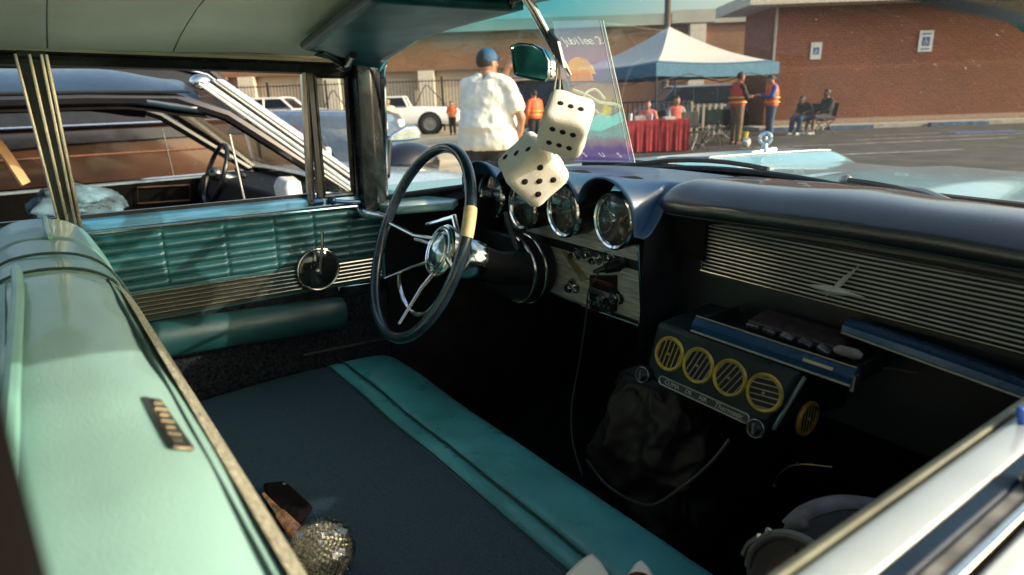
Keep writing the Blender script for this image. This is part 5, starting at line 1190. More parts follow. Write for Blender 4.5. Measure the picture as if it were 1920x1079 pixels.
b.build('truss', MATS['tent_leg'], tent)

# tables with red cloths, chairs, clutter
red = mat('red_cloth', (0.30, 0.012, 0.022), 0.75, var=0.3, scale=6)
def red_table(label, r, d, rz, w_, dp):
    o = thing('cloth_table', label, 'table', L(r, d), rz, 'red cloth tables under the canopy')
    def cl(u, v):
        x = lerp(-w_ / 2, w_ / 2, u)
        f = 0.02 * math.sin(x * 26) + 0.012 * math.sin(x * 57 + 1)
        if v < 0.62: t = v / 0.62; return V((x, -dp / 2 - f * (1 - t), lerp(0.03, 0.745, t)))
        t = (v - 0.62) / 0.38; return V((x, lerp(-dp / 2, dp / 2, t), 0.75))
    b = MB(); b.grid(cl, 60, 16); b.build('table_cloth', red, o)
    b = MB(); b.grid(lambda u, v: V((-w_ / 2 - 0.003, lerp(-dp / 2, dp / 2, u), lerp(0.05, 0.745, v) )), 8, 4); b.grid(lambda u, v: V((w_ / 2 + 0.003, lerp(-dp / 2, dp / 2, u), lerp(0.05, 0.745, v))), 8, 4); b.build('side_drape', red, o)
    b = MB(); b.box((0, 0, 0.735), (w_ - 0.02, dp - 0.02, 0.025)); b.build('table_top', mat('table_grey', (0.3, 0.3, 0.3), 0.6), o)
    for sx in (-1, 1):
        b = MB(); b.tube([(sx * (w_ / 2 - 0.15), 0, 0), (sx * (w_ / 2 - 0.15), 0, 0.72)], 0.02, 6); b.build('leg', MATS['tent_leg'], o)
    return o
r1_, r2_ = rpx(1205, 15.9), rpx(1262, 15.9)
red_table('red cloth table on the left under the canopy with cups and boxes', r1_, 15.9, YAW + 0.06, 0.86, 0.7)
red_table('red cloth table on the right under the canopy beside the folding chair', r2_, 15.9, YAW - 0.02, 0.66, 0.7)
def small(name, label, cat, r, d, z, mbf, m, grp=None):
    q = MB(); mbf(q); o = q.build(name, m, None); o.location = L(r, d, z); o.rotation_euler = (0, 0, YAW); return tag(o, label, cat, grp)
for k, (dr, dd, h_, c, nm, lb) in enumerate(((-0.30, -0.1, 0.16, (0.62, 0.62, 0.60), 'paper_cup', 'white paper cup at the left end of the left red table'), (-0.05, 0.05, 0.10, (0.55, 0.50, 0.45), 'cash_box', 'beige box in the middle of the left red table'), (0.20, -0.05, 0.14, (0.40, 0.44, 0.50), 'steel_bottle', 'grey bottle at the right end of the left red table'))):
    mm_ = mat(nm + '_m', c, 0.5)
    small(nm, lb, nm.split('_')[1], r1_ + dr, 15.9 + dd, 0.752, (lambda q, h_=h_, k=k: q.lathe([(0.035, 0), (0.045, h_ * 0.9), (0.042, h_), (0.001, h_)], 14) if k != 1 else q.box((0, 0, h_ / 2), (0.24, 0.18, h_))), mm_)
small('paper_stack', 'low white stack of flyers on the right red table', 'flyers', r2_ - 0.1, 15.8, 0.752, lambda q: q.box((0, 0, 0.03), (0.24, 0.3, 0.06)), mat('flyer_white', (0.66, 0.64, 0.60), 0.7))
def folding_chair(label, r, d, rz, m, sc=1.0):
    o = thing('folding_chair', label, 'chair', L(r, d), rz, 'folding chairs near the canopy')
    for sx in (-1, 1):
        b = MB(); b.tube([(sx * 0.22 * sc, -0.24 * sc, 0), (sx * 0.22 * sc, 0.22 * sc, 0.46 * sc), (sx * 0.22 * sc, 0.30 * sc, 0.90 * sc)], 0.013, 6); b.tube([(sx * 0.235 * sc, 0.26 * sc, 0), (sx * 0.235 * sc, -0.20 * sc, 0.46 * sc)], 0.013, 6); b.build('leg', iron, o)
    b = MB(); b.tube([(-0.22 * sc, -0.2 * sc, 0.02), (0.22 * sc, 0.24 * sc, 0.42 * sc)], 0.012, 6); b.tube([(0.22 * sc, -0.2 * sc, 0.02), (-0.22 * sc, 0.24 * sc, 0.42 * sc)], 0.012, 6); b.build('cross_brace', mat('brace_grey', (0.30, 0.29, 0.28), 0.5, 0.5), o)
    b = MB(); b.grid(lambda u, v: V((lerp(-0.22, 0.22, u) * sc, lerp(-0.2, 0.22, v) * sc, 0.45 * sc - 0.04 * math.sin(math.pi * u))), 6, 6); b.build('seat', m, o, solid=0.012)
    b = MB(); b.grid(lambda u, v: V((lerp(-0.22, 0.22, u) * sc, lerp(0.235, 0.30, v) * sc + 0.03 * math.sin(math.pi * u), lerp(0.52, 0.90, v) * sc)), 6, 6); b.build('backrest', m, o, solid=0.012)
    return o
ch_m = mat('camp_black', (0.022, 0.026, 0.028), 0.85); ch_g = mat('camp_green', (0.05, 0.08, 0.06), 0.85)
folding_chair('dark folding chair with crossed grey braces beside the right red table', rpx(1307, 15.8), 15.8, YAW + 0.3, ch_m)
folding_chair('dark green folding chair behind the crossed one near the picket fence', rpx(1338, 17.0), 17.0, YAW - 0.4, ch_g)
folding_chair('black folding chair turned away between the two vested people', rpx(1362, 17.8), 17.8, YAW + 2.6, ch_m)
small('yellow_bucket', 'small yellow bucket on the asphalt between the two vested people', 'bucket', rpx(1398, 17.6), 17.6, 0.0, lambda q: q.lathe([(0.10, 0), (0.14, 0.28), (0.145, 0.30), (0.13, 0.30), (0.10, 0.02), (0.001, 0.02)], 18), mat('bucket_yellow', (0.42, 0.36, 0.05), 0.5))
small('white_bag', 'small white plastic bag on the ground near the yellow bucket', 'bag', rpx(1404, 16.2), 16.2, 0.0, lambda q: q.grid(lambda u, v: V((math.cos(6.283 * u) * math.sin(3.1416 * v), math.sin(6.283 * u) * math.sin(3.1416 * v), 1 - math.cos(3.1416 * v))) * (0.11 + 0.03 * mnoise.noise(V((u * 5, v * 7, 1)))), 16, 10), mat('bag_white', (0.6, 0.6, 0.58), 0.6))

# palm trunk behind the canopy (its crown is above the frame)
pl = thing('palm_tree', 'tall thin palm tree rising behind the peak of the canopy', 'tree', L(rpx(1246, 33.5), 33.5))
b = MB(); pts = [(0.02 * math.sin(k * 0.9), 0, 0.55 * k) for k in range(22)]; b.tube(pts, [0.17 + 0.012 * (k % 2) - 0.002 * k for k in range(22)], 12); b.build('trunk', mat('palm_bark', (0.16, 0.11, 0.07), 0.9, var=0.4, scale=9, anis=(1, 1, 6)), pl)
b = MB()
for k in range(26):
    a = k * 2.4; el = R(62 - 5 * k); dirv = V((math.cos(a), math.sin(a), 0)); Ln = 2.3
    sp_pts = [V((0, 0, 11.5)) + dirv * (Ln * t * math.cos(el * (1 - t) - 0.9 * t)) + V((0, 0, Ln * t * math.sin(el - 1.6 * t))) for t in [i / 9 for i in range(10)]]
    b.tube(sp_pts, [0.02 * (1 - 0.8 * i / 9) for i in range(10)], 4)
    for i in range(2, 10):
        for s in (-1, 1):
            q = V((-dirv.y, dirv.x, 0)) * s; p = sp_pts[i]
            b.poly([p, p + dirv * 0.07, p + q * 0.45 + dirv * 0.28 + V((0, 0, -0.18))])
b.build('crown', mat('palm_green', (0.06, 0.09, 0.03), 0.7, var=0.3), pl, norm=False)
# ================================================================== VEHICLES
glass_dark = mat('dark_car_glass', (0.008, 0.010, 0.013), 0.10, var=0.2, spec=0.35)
tyre = mat('tyre_rubber', (0.02, 0.02, 0.02), 0.8)
def ring(y, hw, z0, z1, rb=0.10, rt=0.12, tum=0.03):
    p = []
    for sx in (1, -1):
        side = [(hw - rb * 0.6, z0), (hw, z0 + rb), (hw + 0.015, lerp(z0, z1, 0.5)), (hw - tum, z1 - rt * 0.5), (hw - tum - rt * 0.6, z1)]
        p += [(sx * x, y, z) for x, z in (side if sx == 1 else side[::-1])]
    return p
def vehicle(name, label, cat, loc, rz, Ln=4.8, Wd=1.85, H=1.5, belt=0.95, cabin=(-1.3, -0.9, 0.35, 0.95), hoodz=None, bootz=None, pm=None, roofm=None, upper=None, bed=False, wheel=0.33, axles=(1.45, -1.4), gm=None, pillars=(), group=None, ground=0.20):
    o = thing(name, label, cat, loc, rz, group); hw = Wd / 2; hoodz = hoodz or belt - 0.03; bootz = bootz or belt - 0.02; gm = gm or glass_dark; roofm = roofm or pm
    yr0, yr1, yf1, yf0 = cabin                         # rear glass base, rear roof edge, front roof edge, windshield base
    st = [(-Ln / 2, hw * 0.86, ground + 0.18, bootz - 0.16), (-Ln / 2 + 0.10, hw * 0.95, ground + 0.06, bootz - 0.05), (-Ln / 2 + 0.35, hw, ground, bootz), (yr0, hw, ground, belt), (0, hw, ground, belt), (yf0, hw, ground, belt), (lerp(yf0, Ln / 2, 0.5), hw * 0.99, ground, hoodz + 0.01), (Ln / 2 - 0.30, hw * 0.97, ground, hoodz - 0.05), (Ln / 2 - 0.08, hw * 0.92, ground + 0.08, hoodz - 0.12), (Ln / 2, hw * 0.84, ground + 0.20, hoodz - 0.22)]
    b = MB(); b.loft([ring(*s) for s in st]); b.build('body', pm, o, bevel=0.012)
    # greenhouse
    tw = hw - 0.17; bw = hw - 0.045
    def gh(y, top): return (y, tw if top else bw, H - 0.05 if top else belt - 0.01)
    rr0, rr1, ff1, ff0 = (yr0 + 0.02, belt - 0.01), (yr1, H - 0.05), (yf1, H - 0.05), (yf0 - 0.02, belt - 0.01)
    b = MB(); poly = [rr0, rr1, ff1, ff0]
    b.loft([[(s * (bw if z < belt else tw), y, z) for y, z in poly] for s in (-1, 1)])
    b.build('window_glass', gm, o, bevel=0.01)
    b = MB(); n = 10
    b.grid(lambda u, v: V((lerp(-tw - 0.03, tw + 0.03, v), lerp(yr1 - 0.06, yf1 + 0.05, u), H - 0.045 + 0.045 * (1 - abs(2 * v - 1) ** 2.5) * (1 - 0.3 * abs(2 * u - 1) ** 3))), 12, 12); b.build('roof', roofm, o, solid=0.05)
    for s in (-1, 1):
        for (ya, za), (yb, zb) in ((rr0, rr1), (ff0, ff1)): b = MB(); b.tube([(s * (bw + 0.005), ya, za), (s * (tw + 0.008), yb, zb)], 0.042, 8); b.build('pillar', upper or pm, o)
        for y in pillars: b = MB(); b.tube([(s * (bw + 0.006), y, belt - 0.01), (s * (tw + 0.008), y, H - 0.05)], 0.035, 8); b.build('pillar', upper or pm, o)
        b = MB(); b.tube([(s * (bw + 0.012), yr0, belt + 0.012), (s * (bw + 0.012), yf0, belt + 0.012)], 0.012, 6); b.build('belt_trim', chr_, o)
        for y in axles:
            b = MB(); b.lathe([(0.001, 0.0), (wheel * 1.16, 0.0), (wheel * 1.16, 0.012), (0.001, 0.012)], 28, Matrix.Translation((s * (hw + 0.004), y, wheel)) @ Matrix.Rotation(R(90) * s, 4, 'Y')); b.build('wheel_arch', blackm, o)
            b = MB(); b.lathe([(wheel * 0.5, -0.2), (wheel * 0.92, -0.2), (wheel, -0.16), (wheel, -0.02), (wheel * 0.9, 0.025), (wheel * 0.62, 0.025), (wheel * 0.6, 0.0)], 28, Matrix.Translation((s * (hw + 0.01), y, wheel)) @ Matrix.Rotation(R(90) * s, 4, 'Y')); wo = b.build('wheel', tyre, o)
            b = MB(); b.lathe([(0.001, 0.03), (wheel * 0.2, 0.03), (wheel * 0.5, 0.005), (wheel * 0.62, 0.022)], 20, Matrix.Translation((s * (hw + 0.01), y, wheel)) @ Matrix.Rotation(R(90) * s, 4, 'Y')); b.build('rim', chr_s, wo)
        b = MB()
        for y in ((yf0 - 0.12), (yf0 + yr0) / 2 - 0.05): b.box((s * (hw + 0.011), y, (belt + ground) / 2 + 0.1), (0.008, 0.012, (belt - ground) * 0.66))
        b.build('door_gap', black, o)
        b = MB(); b.box((s * (hw + 0.015), (yf0 + yr0) / 2 + 0.08, belt - 0.12), (0.025, 0.16, 0.025)); b.build('door_handle', chr_, o, bevel=0.005)
        b = MB(); b.box((s * hw * 0.68, Ln / 2 - 0.02, hoodz - 0.28), (hw * 0.40, 0.06, 0.14)); b.build('headlight', mat('lamp_lens', (0.75, 0.75, 0.72), 0.15), o, bevel=0.02)
        b = MB(); b.box((s * hw * 0.72, -Ln / 2 + 0.02, bootz - 0.30), (hw * 0.30, 0.06, 0.14)); b.build('tail_light', mat('lamp_red', (0.35, 0.01, 0.01), 0.2), o, bevel=0.02)
    for y, z in ((Ln / 2 + 0.02, 0.42), (-Ln / 2 - 0.02, 0.42)):
        b = MB(); b.box((0, y, z), (Wd * 0.92, 0.10, 0.14)); b.build('bumper', chr_, o, bevel=0.03)
    if bed:
        b = MB(); b.box((0, (-Ln / 2 + yr0) / 2 - 0.02, bootz + 0.003), (Wd - 0.34, yr0 + Ln / 2 - 0.25, 0.012)); b.build('cargo_bed', blackm, o)
    return o
white_p = mat('white_car_paint', (0.76, 0.77, 0.75), 0.3, var=0.04, coat=0.6); blue_p = mat('steel_blue_paint', (0.10, 0.15, 0.24), 0.22, var=0.1, coat=0.8)
black_p = mat('black_car_paint', (0.007, 0.007, 0.010), 0.22, var=0.2, coat=0.25); brown_p = mat('brown_car_paint', (0.060, 0.027, 0.015), 0.22, var=0.4, scale=1.6, coat=0.5)
# white pick-up by the hall, blue car, white estate, dark van, van behind the canopy
d_ = 29.0; vehicle('pickup_truck', 'white pickup truck parked in front of the pale hall beside the red jacketed person', 'pickup truck', L(rpx(744, d_), d_), YAW + R(90) + R(4), 5.4, 1.95, zat(740, 181, d_ - 1), zat(770, 200, d_ - 1), (-0.55, -0.35, 0.75, 1.15), hoodz=zat(770, 202, d_ - 1), bootz=zat(790, 203, d_ - 1), pm=white_p, bed=True, wheel=0.44, axles=(1.75, -1.42), ground=0.42)
d_ = 11.5; vehicle('parked_car', 'steel blue car with a long flat bonnet behind the dark neighbour car', 'car', L(rpx(455, d_), d_), YAW - R(90) - R(3), 5.2, 1.9, zat(560, 175, d_), zat(600, 206, d_ - 0.9), (-2.2, -1.9, -1.2, -0.75), hoodz=zat(600, 207, d_ - 0.9), pm=blue_p, ground=0.25, wheel=0.36)
d_ = 27.0; vehicle('station_wagon', 'white station wagon by the iron fence seen over the blue bonnet', 'car', L(rpx(512, d_), d_), YAW - R(90), 4.6, 1.85, zat(510, 183, d_ - 1), zat(510, 205, d_ - 1), (-2.05, -1.7, 0.6, 1.05), pm=white_p, pillars=(-0.9, -0.1), wheel=0.34)
d_ = 22.0; vehicle('dark_van', 'dark brown van parked behind the man in the white shirt', 'van', L(rpx(1010, d_), d_), YAW, 4.6, 1.9, zat(1000, 150, d_ - 2), 1.15, (-2.1, -1.9, 1.0, 1.5), pm=mat('dark_brown_paint', (0.035, 0.022, 0.018), 0.3, coat=0.5), wheel=0.35)
d_ = 26.0; vehicle('white_van', 'white roofed van behind the pale picket fence under the canopy', 'van', L(rpx(1303, d_), d_), YAW + R(90), 4.4, 1.9, zat(1300, 160, d_ - 1), zat(1300, 192, d_ - 1), (-1.8, -1.5, 1.0, 1.6), pm=mat('blue_grey_van', (0.10, 0.14, 0.17), 0.3, coat=0.5), roofm=white_p, pillars=(-0.6, 0.3), wheel=0.34)
# black topped brown SUV beyond the neighbour
SV = vehicle('suv', 'tall dark topped brown SUV with chrome roof rails beyond the neighbour car', 'SUV', (-6.05, -0.55, 0), 0.0, 6.0, 1.95, 1.80, 1.24, (-2.75, -2.55, 1.92, 2.42), hoodz=1.16, pm=brown_p, roofm=black_p, upper=black_p, pillars=(-1.0, 0.25), wheel=0.38, ground=0.28)
for s in (-1, 1):
    b = MB(); b.tube([(s * 0.74, -1.9, 1.78), (s * 0.76, -1.75, 1.86), (s * 0.77, 1.3, 1.87), (s * 0.76, 1.6, 1.80)], 0.018, 8); b.build('roof_rail', chr_, SV)
    b = MB(); b.prism([(s * 0.982, -2.6, 1.215), (s * 0.982, 2.3, 1.215), (s * 0.996, 2.3, 1.13), (s * 0.996, 0.9, 1.12), (s * 0.998, 0.2, 1.085), (s * 0.998, -0.6, 1.12), (s * 0.996, -2.6, 1.13)], (-s, 0, 0), 0.02); b.build('dark_reflection_band', black_p, SV, bevel=0.004)  # dark reflections along the upper body, put in as a black slab
    b = MB(); b.tube([(s * 0.845, -2.0, 1.70), (s * 0.85, 1.2, 1.705), (s * 0.855, 1.75, 1.69), (s * 0.87, 1.98, 1.62), (s * 0.93, 2.35, 1.30)], 0.013, 8); b.build('drip_rail', chr_, SV)
    b = MB(); b.tube([(s * 0.955, -1.9, 1.02), (s * 0.962, 0, 1.03), (s * 0.955, 1.9, 1.02)], 0.012, 6); b.build('side_strip', mat('bronze_strip', (0.30, 0.14, 0.07), 0.25, 0.8), SV)
    for yy, ln in ((0.35, 0.9), (0.98, 0.30), (1.55, 0.62)):
        b = MB(); b.tube([(s * 0.918, yy - ln / 2, 1.385), (s * 0.918, yy + ln / 2, 1.38), (s * 0.915, yy + ln / 2 + 0.03, 1.40), (s * 0.91, yy + ln / 2 - 0.02, 1.43), (s * 0.912, yy - ln / 2, 1.425)], 0.008, 6); b.build('window_trim', chr_s, SV)

# the neighbour: a low sedan one looks right through
NB = thing('neighbour_sedan', 'dark blue roofed old sedan with pale windshield pillar parked alongside, windows down', 'car', (-3.28, -0.10, 0.0), 0.0)
nb_roof = mat('navy_roof_paint', (0.012, 0.030, 0.052), 0.34, var=0.12, coat=0.12); nb_pale = mat('pale_blue_paint', (0.40, 0.48, 0.52), 0.25, var=0.1, coat=0.7); nb_dark = mat('dark_interior', (0.004, 0.0035, 0.0035), 0.85, var=0.4, spec=0.2)
nb_black = mat('gloss_black_trim', (0.010, 0.010, 0.013), 0.2, coat=0.6)
hw = 0.93
# lower body, hollow between the doors
for s in (-1, 1):
    b = MB(); b.loft([[(s * (hw - 0.03), y, 0.22), (s * (hw + 0.03), y, 0.30), (s * (hw + 0.05), y, 0.62), (s * hw, y, zt), (s * (hw - 0.08), y, zt), (s * (hw - 0.09), y, 0.22)] for y, zt in ((-2.6, 0.80), (-2.2, 0.86), (-1.5, 0.885), (0, 0.885), (1.5, 0.875), (2.4, 0.84), (2.75, 0.74))]); b.build('side_panel', nb_pale, NB, bevel=0.01)
    b = MB(); b.box((s * (hw - 0.10), 0.2, 0.66), (0.05, 2.6, 0.42)); b.build('door_lining', nb_dark, NB)
    b = MB(); b.tube([(s * (hw - 0.04), -1.4, 0.892), (s * (hw - 0.04), 1.45, 0.886)], 0.010, 6); b.build('belt_trim', chr_, NB)
b = MB(); b.grid(lambda u, v: V((lerp(-hw + 0.02, hw - 0.02, v), lerp(1.46, 2.78, u), 0.89 + 0.05 * (1 - (2 * v - 1) ** 4) - 0.13 * u ** 3)), 14, 16); b.build('bonnet', nb_pale, NB)
b = MB(); b.grid(lambda u, v: V((lerp(-hw + 0.02, hw - 0.02, v), lerp(-1.55, -2.62, u), 0.895 + 0.04 * (1 - (2 * v - 1) ** 4) - 0.10 * u ** 3)), 14, 16); b.build('boot_lid', nb_pale, NB)
for y in (2.78, -2.63):
    b = MB(); b.box((0, y, 0.52), (1.80, 0.06, 0.50)); b.build('end_panel', nb_pale, NB, bevel=0.03)
    b = MB(); b.box((0, y + (0.06 if y > 0 else -0.06), 0.42), (1.84, 0.12, 0.14)); b.build('bumper', chr_, NB, bevel=0.03)
b = MB(); b.box((0, 0, 0.24), (1.7, 5.2, 0.06)); b.build('floor_pan', nb_dark, NB)
b = MB(); b.box((0, 1.42, 0.58), (1.66, 0.06, 0.58)); b.box((0, -1.48, 0.62), (1.66, 0.06, 0.50)); b.build('bulkhead', nb_dark, NB)
# roof
RX = 0.80
def nbroof(u, v):
    x = lerp(-1, 1, v); y = lerp(-1.25, 0.86, u)
    z = 1.545 - 0.155 * abs(x) ** 2.8 - 0.10 * smooth01((u - 0.80) / 0.2) ** 1.5 * 0.55 - 0.10 * smooth01((0.2 - u) / 0.2)
    return V((x * (RX + 0.10), y, z))
b = MB(); b.grid(nbroof, 30, 24); b.build('roof', nb_roof, NB, solid=0.03)
b = MB(); b.grid(lambda u, v: nbroof(u, v) + V((0, 0, -0.035)), 20, 16); b.build('headliner', nb_dark, NB)
for s in (-1, 1):
    X0, X1 = s * (hw - 0.03), s * (RX + 0.075)
    b = MB()                                            # pale windshield pillar with dark and bright lines
    top, bot = V((X1, 0.84, 1.455)), V((X0, 1.56, 0.86))
    b.loft([[p + V((0, -0.010, 0)), p + V((s * 0.035, 0.02, 0.0)), p + V((s * 0.03, 0.10, 0.02)), p + V((-s * 0.02, 0.13, 0.02)), p + V((-s * 0.03, 0.02, 0))] for p in (top, top.lerp(bot, 0.5) + V((0, 0, 0.012)), bot)]); b.build('windshield_pillar', nb_pale if s > 0 else nb_black, NB, bevel=0.006)
    b = MB(); b.tube([top + V((s * 0.035, 0.055, 0.012)), bot + V((s * 0.037, 0.055, 0.012))], 0.007, 6); b.build('pillar_groove', nb_black, NB)
    b = MB(); b.tube([top + V((s * 0.03, 0.005, 0)), bot + V((s * 0.03, 0.0, 0))], 0.007, 6); b.tube([top + V((s * 0.036, 0.085, 0.015)), bot + V((s * 0.036, 0.095, 0.02))], 0.006, 6); b.build('pillar_trim', mat('nb_trim_white', (0.62, 0.64, 0.62), 0.3, coat=0.4) if s > 0 else nb_black, NB)
    b = MB(); b.tube([(X1, -1.1, 1.375), (X1 + s * 0.01, -0.6, 1.402), (X1 + s * 0.01, 0.4, 1.402), (X1, 0.74, 1.392), (X1 + s * 0.01, 0.95, 1.31), (X0, 1.50, 0.89)], 0.030, 8); b.build('window_frame', nb_black, NB)
    b = MB(); b.tube([(X1 + s * .028, -1.1, 1.405), (X1 + s * 0.035, -0.6, 1.426), (X1 + s * 0.035, 0.4, 1.426), (X1 + s * .035, 0.80, 1.42)], 0.008, 6); b.build('gutter_trim', nb_black, NB)
    b = MB(); b.prism([(s * (hw - 0.03), -1.50, 0.87), (s * (hw - 0.03), -0.95, 0.87), (X1, -0.80, 1.45), (X1, -1.25, 1.42)], (-s, 0, 0), 0.05); b.build('rear_pillar', nb_roof, NB)
    b = MB(); b.tube([(X0, 0.97, 0.88), (lerp(X0, X1, 0.6), 0.95, 1.22)], 0.0055, 6); b.build('vent_post', mat('vent_post_grey', (0.22, 0.24, 0.24), 0.35, 0.5), NB)
b = MB(); b.ball((X1, 0.86, 1.462), 0.05, 12, (0.7, 1, 0.7)); b.build('pillar_cap', chr_, NB)
b = MB(); b.grid(lambda u, v: V((lerp(-0.90, 0.90, u), lerp(1.56, 0.86, v), lerp(0.87, 1.47, v))), 6, 4); b.build('windshield', glass_mat('nb_glass', (0.8, 0.86, 0.86), 0.12), NB)
# inside
b = MB(); b.loft([[(x, 1.10, 0.60), (x, 1.08, 0.80), (x, 1.14, 0.90), (x, 1.46, 0.90), (x, 1.46, 0.55)] for x in (-0.80, 0.80)]); dd = b.build('dashboard', mat('nb_dash', (0.008, 0.006, 0.005), 0.6, var=0.4), NB, bevel=0.02)
b = MB(); b.box((0.30, 1.075, 0.74), (0.36, 0.02, 0.10)); b.build('glove_box', mat('nb_brown', (0.055, 0.030, 0.018), 0.4), dd)
WC = won(404, 327, x=-3.62) - NB.location
b = MB(); b.torus(WC, (0, -0.9, 0.40), 0.20, 0.015, 40, 8); sw = b.build('steering_wheel', mat('nb_wheel', (0.02, 0.022, 0.026), 0.3, coat=0.4), NB)
b = MB(); b.tube([WC, WC + V((0, 0.30, -0.14))], 0.035, 10); b.tube([WC + V((-0.19, 0, 0)), WC + V((0.19, 0, 0))], 0.012, 6); b.ball(WC, 0.045, 12); b.build('hub', chr_s, sw)
b = MB(); b.box((0, -0.20, 0.42), (1.5, 0.56, 0.16)); b.box((0, -0.48, 0.66), (1.5, 0.14, 0.50), (R(8), 0, 0)); b.build('front_seat', mat('nb_seat', (0.030, 0.022, 0.018), 0.6, var=0.3), NB, bevel=0.05)
b = MB(); b.box((0, -1.2, 0.60), (1.5, 0.2, 0.5)); b.build('rear_seat', MATS['nb_seat'], NB, bevel=0.05)
b = MB(); b.tube([won(-10, 262, x=-2.9) - NB.location, won(18, 300, x=-2.9) - NB.location, won(48, 345, x=-2.9) - NB.location], 0.012, 6, flat=2.5); b.build('seat_belt', mat('belt_tan', (0.42, 0.27, 0.14), 0.7), NB)
P4 = [won(x, y, x=-4.06) - NB.location for x, y in ((258, 352), (356, 347), (356, 376), (258, 382))]
b = MB(); b.tube(P4, 0.006, 6, closed=True); b.build('door_pocket', mat('nb_pocket', (0.16, 0.085, 0.05), 0.4), NB)
b = MB()
for k_, (x, y) in enumerate(((430, 300), (445, 318), (455, 330), (470, 322), (492, 340), (520, 350), (540, 345))):
    q_ = won(x, y, x=-3.3) - NB.location; b = MB(); b.ball(q_, 0.012 + 0.006 * (k_ % 3), 8, (1.8, 1, 0.8)); b.build('dash_switch', chr_s, NB)
b = MB(); b.box((0.0, 0.92, 1.36), (0.22, 0.03, 0.06)); b.build('rear_view_mirror', nb_black, NB, bevel=0.01)
b = MB(); b.loft([[V((0.93, 1.17, 0.93)) + V((x, y, z)) for x, y, z in pts] for pts in (((0, -0.055, -0.07), (0, -0.065, 0.03), (0, -0.04, 0.075), (0, 0.05, 0.07), (0, 0.055, -0.07)), ((0.15, -0.045, -0.06), (0.15, -0.05, 0.03), (0.15, -0.035, 0.065), (0.15, 0.03, 0.055), (0.15, 0.035, -0.06)))])
b.build('side_mirror', mat('nb_mirror_white', (0.78, 0.76, 0.72), 0.3, coat=0.5), NB, bevel=0.012)
for s in (-1, 1):
    for y in (1.95, -1.75):
        b = MB(); b.lathe([(0.17, -0.2), (0.30, -0.2), (0.33, -0.16), (0.33, -0.02), (0.30, 0.02), (0.2, 0.02)], 28, Matrix.Translation((s * (hw + 0.045), y, 0.33)) @ Matrix.Rotation(R(90) * s, 4, 'Y')); wo = b.build('wheel', tyre, NB)
        b = MB(); b.lathe([(0.001, 0.03), (0.12, 0.03), (0.2, 0.01)], 20, Matrix.Translation((s * (hw + 0.045), y, 0.33)) @ Matrix.Rotation(R(90) * s, 4, 'Y')); b.build('rim', chr_, wo)
# a denim jacket bundled on the neighbour's seat back
b = MB(); jc = won(140, 372, x=-2.78)
def jk(u, v):
    d = V((math.cos(6.283 * u) * math.sin(3.14 * v), math.sin(6.283 * u) * math.sin(3.14 * v), math.cos(3.14 * v)))
    return jc + V((0.13 * d.x, 0.17 * d.y, 0.10 * d.z - 0.03)) * (1 + 0.35 * mnoise.noise(d * 1.7) + 0.16 * abs(mnoise.noise(d * 4.5)) + 0.07 * mnoise.noise(d * 10))
b.grid(jk, 64, 40)
tag(b.build('denim_jacket', mat('pale_denim', (0.075, 0.15, 0.20), 0.9, var=0.6, scale=9)), 'pale blue denim jacket bundled over the seat of the neighbour car', 'jacket')

# black scoop on the neighbour's bonnet
hp_ = gp(764, 303, z=0.93)
b = MB(); b.ball((hp_.x + 3.28, hp_.y + 0.10, 0.915), 1.0, 20, (0.20, 0.26, 0.155), (0, 0, 0.2)); b.build('bonnet_scoop', nb_black, NB)

# ================================================================== PEOPLE (local +y is where a person faces)
skin_m = mat('skin_tan', (0.42, 0.22, 0.14), 0.55, var=0.1); skin_d = mat('skin_brown', (0.22, 0.11, 0.07), 0.55, var=0.1)
def capsule(mb, a, b_, ra, rb, n=10):
    a, b_ = V(a), V(b_); mb.tube([a + (a - b_).normalized() * ra * 0.6, a + (a - b_).normalized() * ra * 0.3, a, a.lerp(b_, 0.5), b_, b_ + (b_ - a).normalized() * rb * 0.3, b_ + (b_ - a).normalized() * rb * 0.6], [ra * 0.5, ra * 0.88, ra, (ra + rb) / 2, rb, rb * 0.88, rb * 0.5], n)
def blob(mb, name, m, par, vox=0.011, sm=4):
    o = mb.build(name, m, par, norm=True, angle=180)
    r_ = o.modifiers.new('skin', 'REMESH'); r_.mode = 'VOXEL'; r_.voxel_size = vox; r_.use_smooth_shade = True
    s_ = o.modifiers.new('soft', 'SMOOTH'); s_.iterations = sm; s_.factor = 0.5
    return o
J0 = dict(pel=(0, 0, 0.95), chest=(0, 0.0, 1.26), neck=(0, -0.01, 1.47), head=(0, 0.02, 1.62), shL=(-0.185, -0.01, 1.41), shR=(0.185, -0.01, 1.41), elL=(-0.25, -0.02, 1.13), elR=(0.25, -0.02, 1.13), wrL=(-0.25, 0.06, 0.89), wrR=(0.25, 0.06, 0.89), hiL=(-0.095, 0, 0.92), hiR=(0.095, 0, 0.92), knL=(-0.105, 0.02, 0.50), knR=(0.105, 0.02, 0.50), anL=(-0.11, -0.01, 0.09), anR=(0.11, -0.01, 0.09))
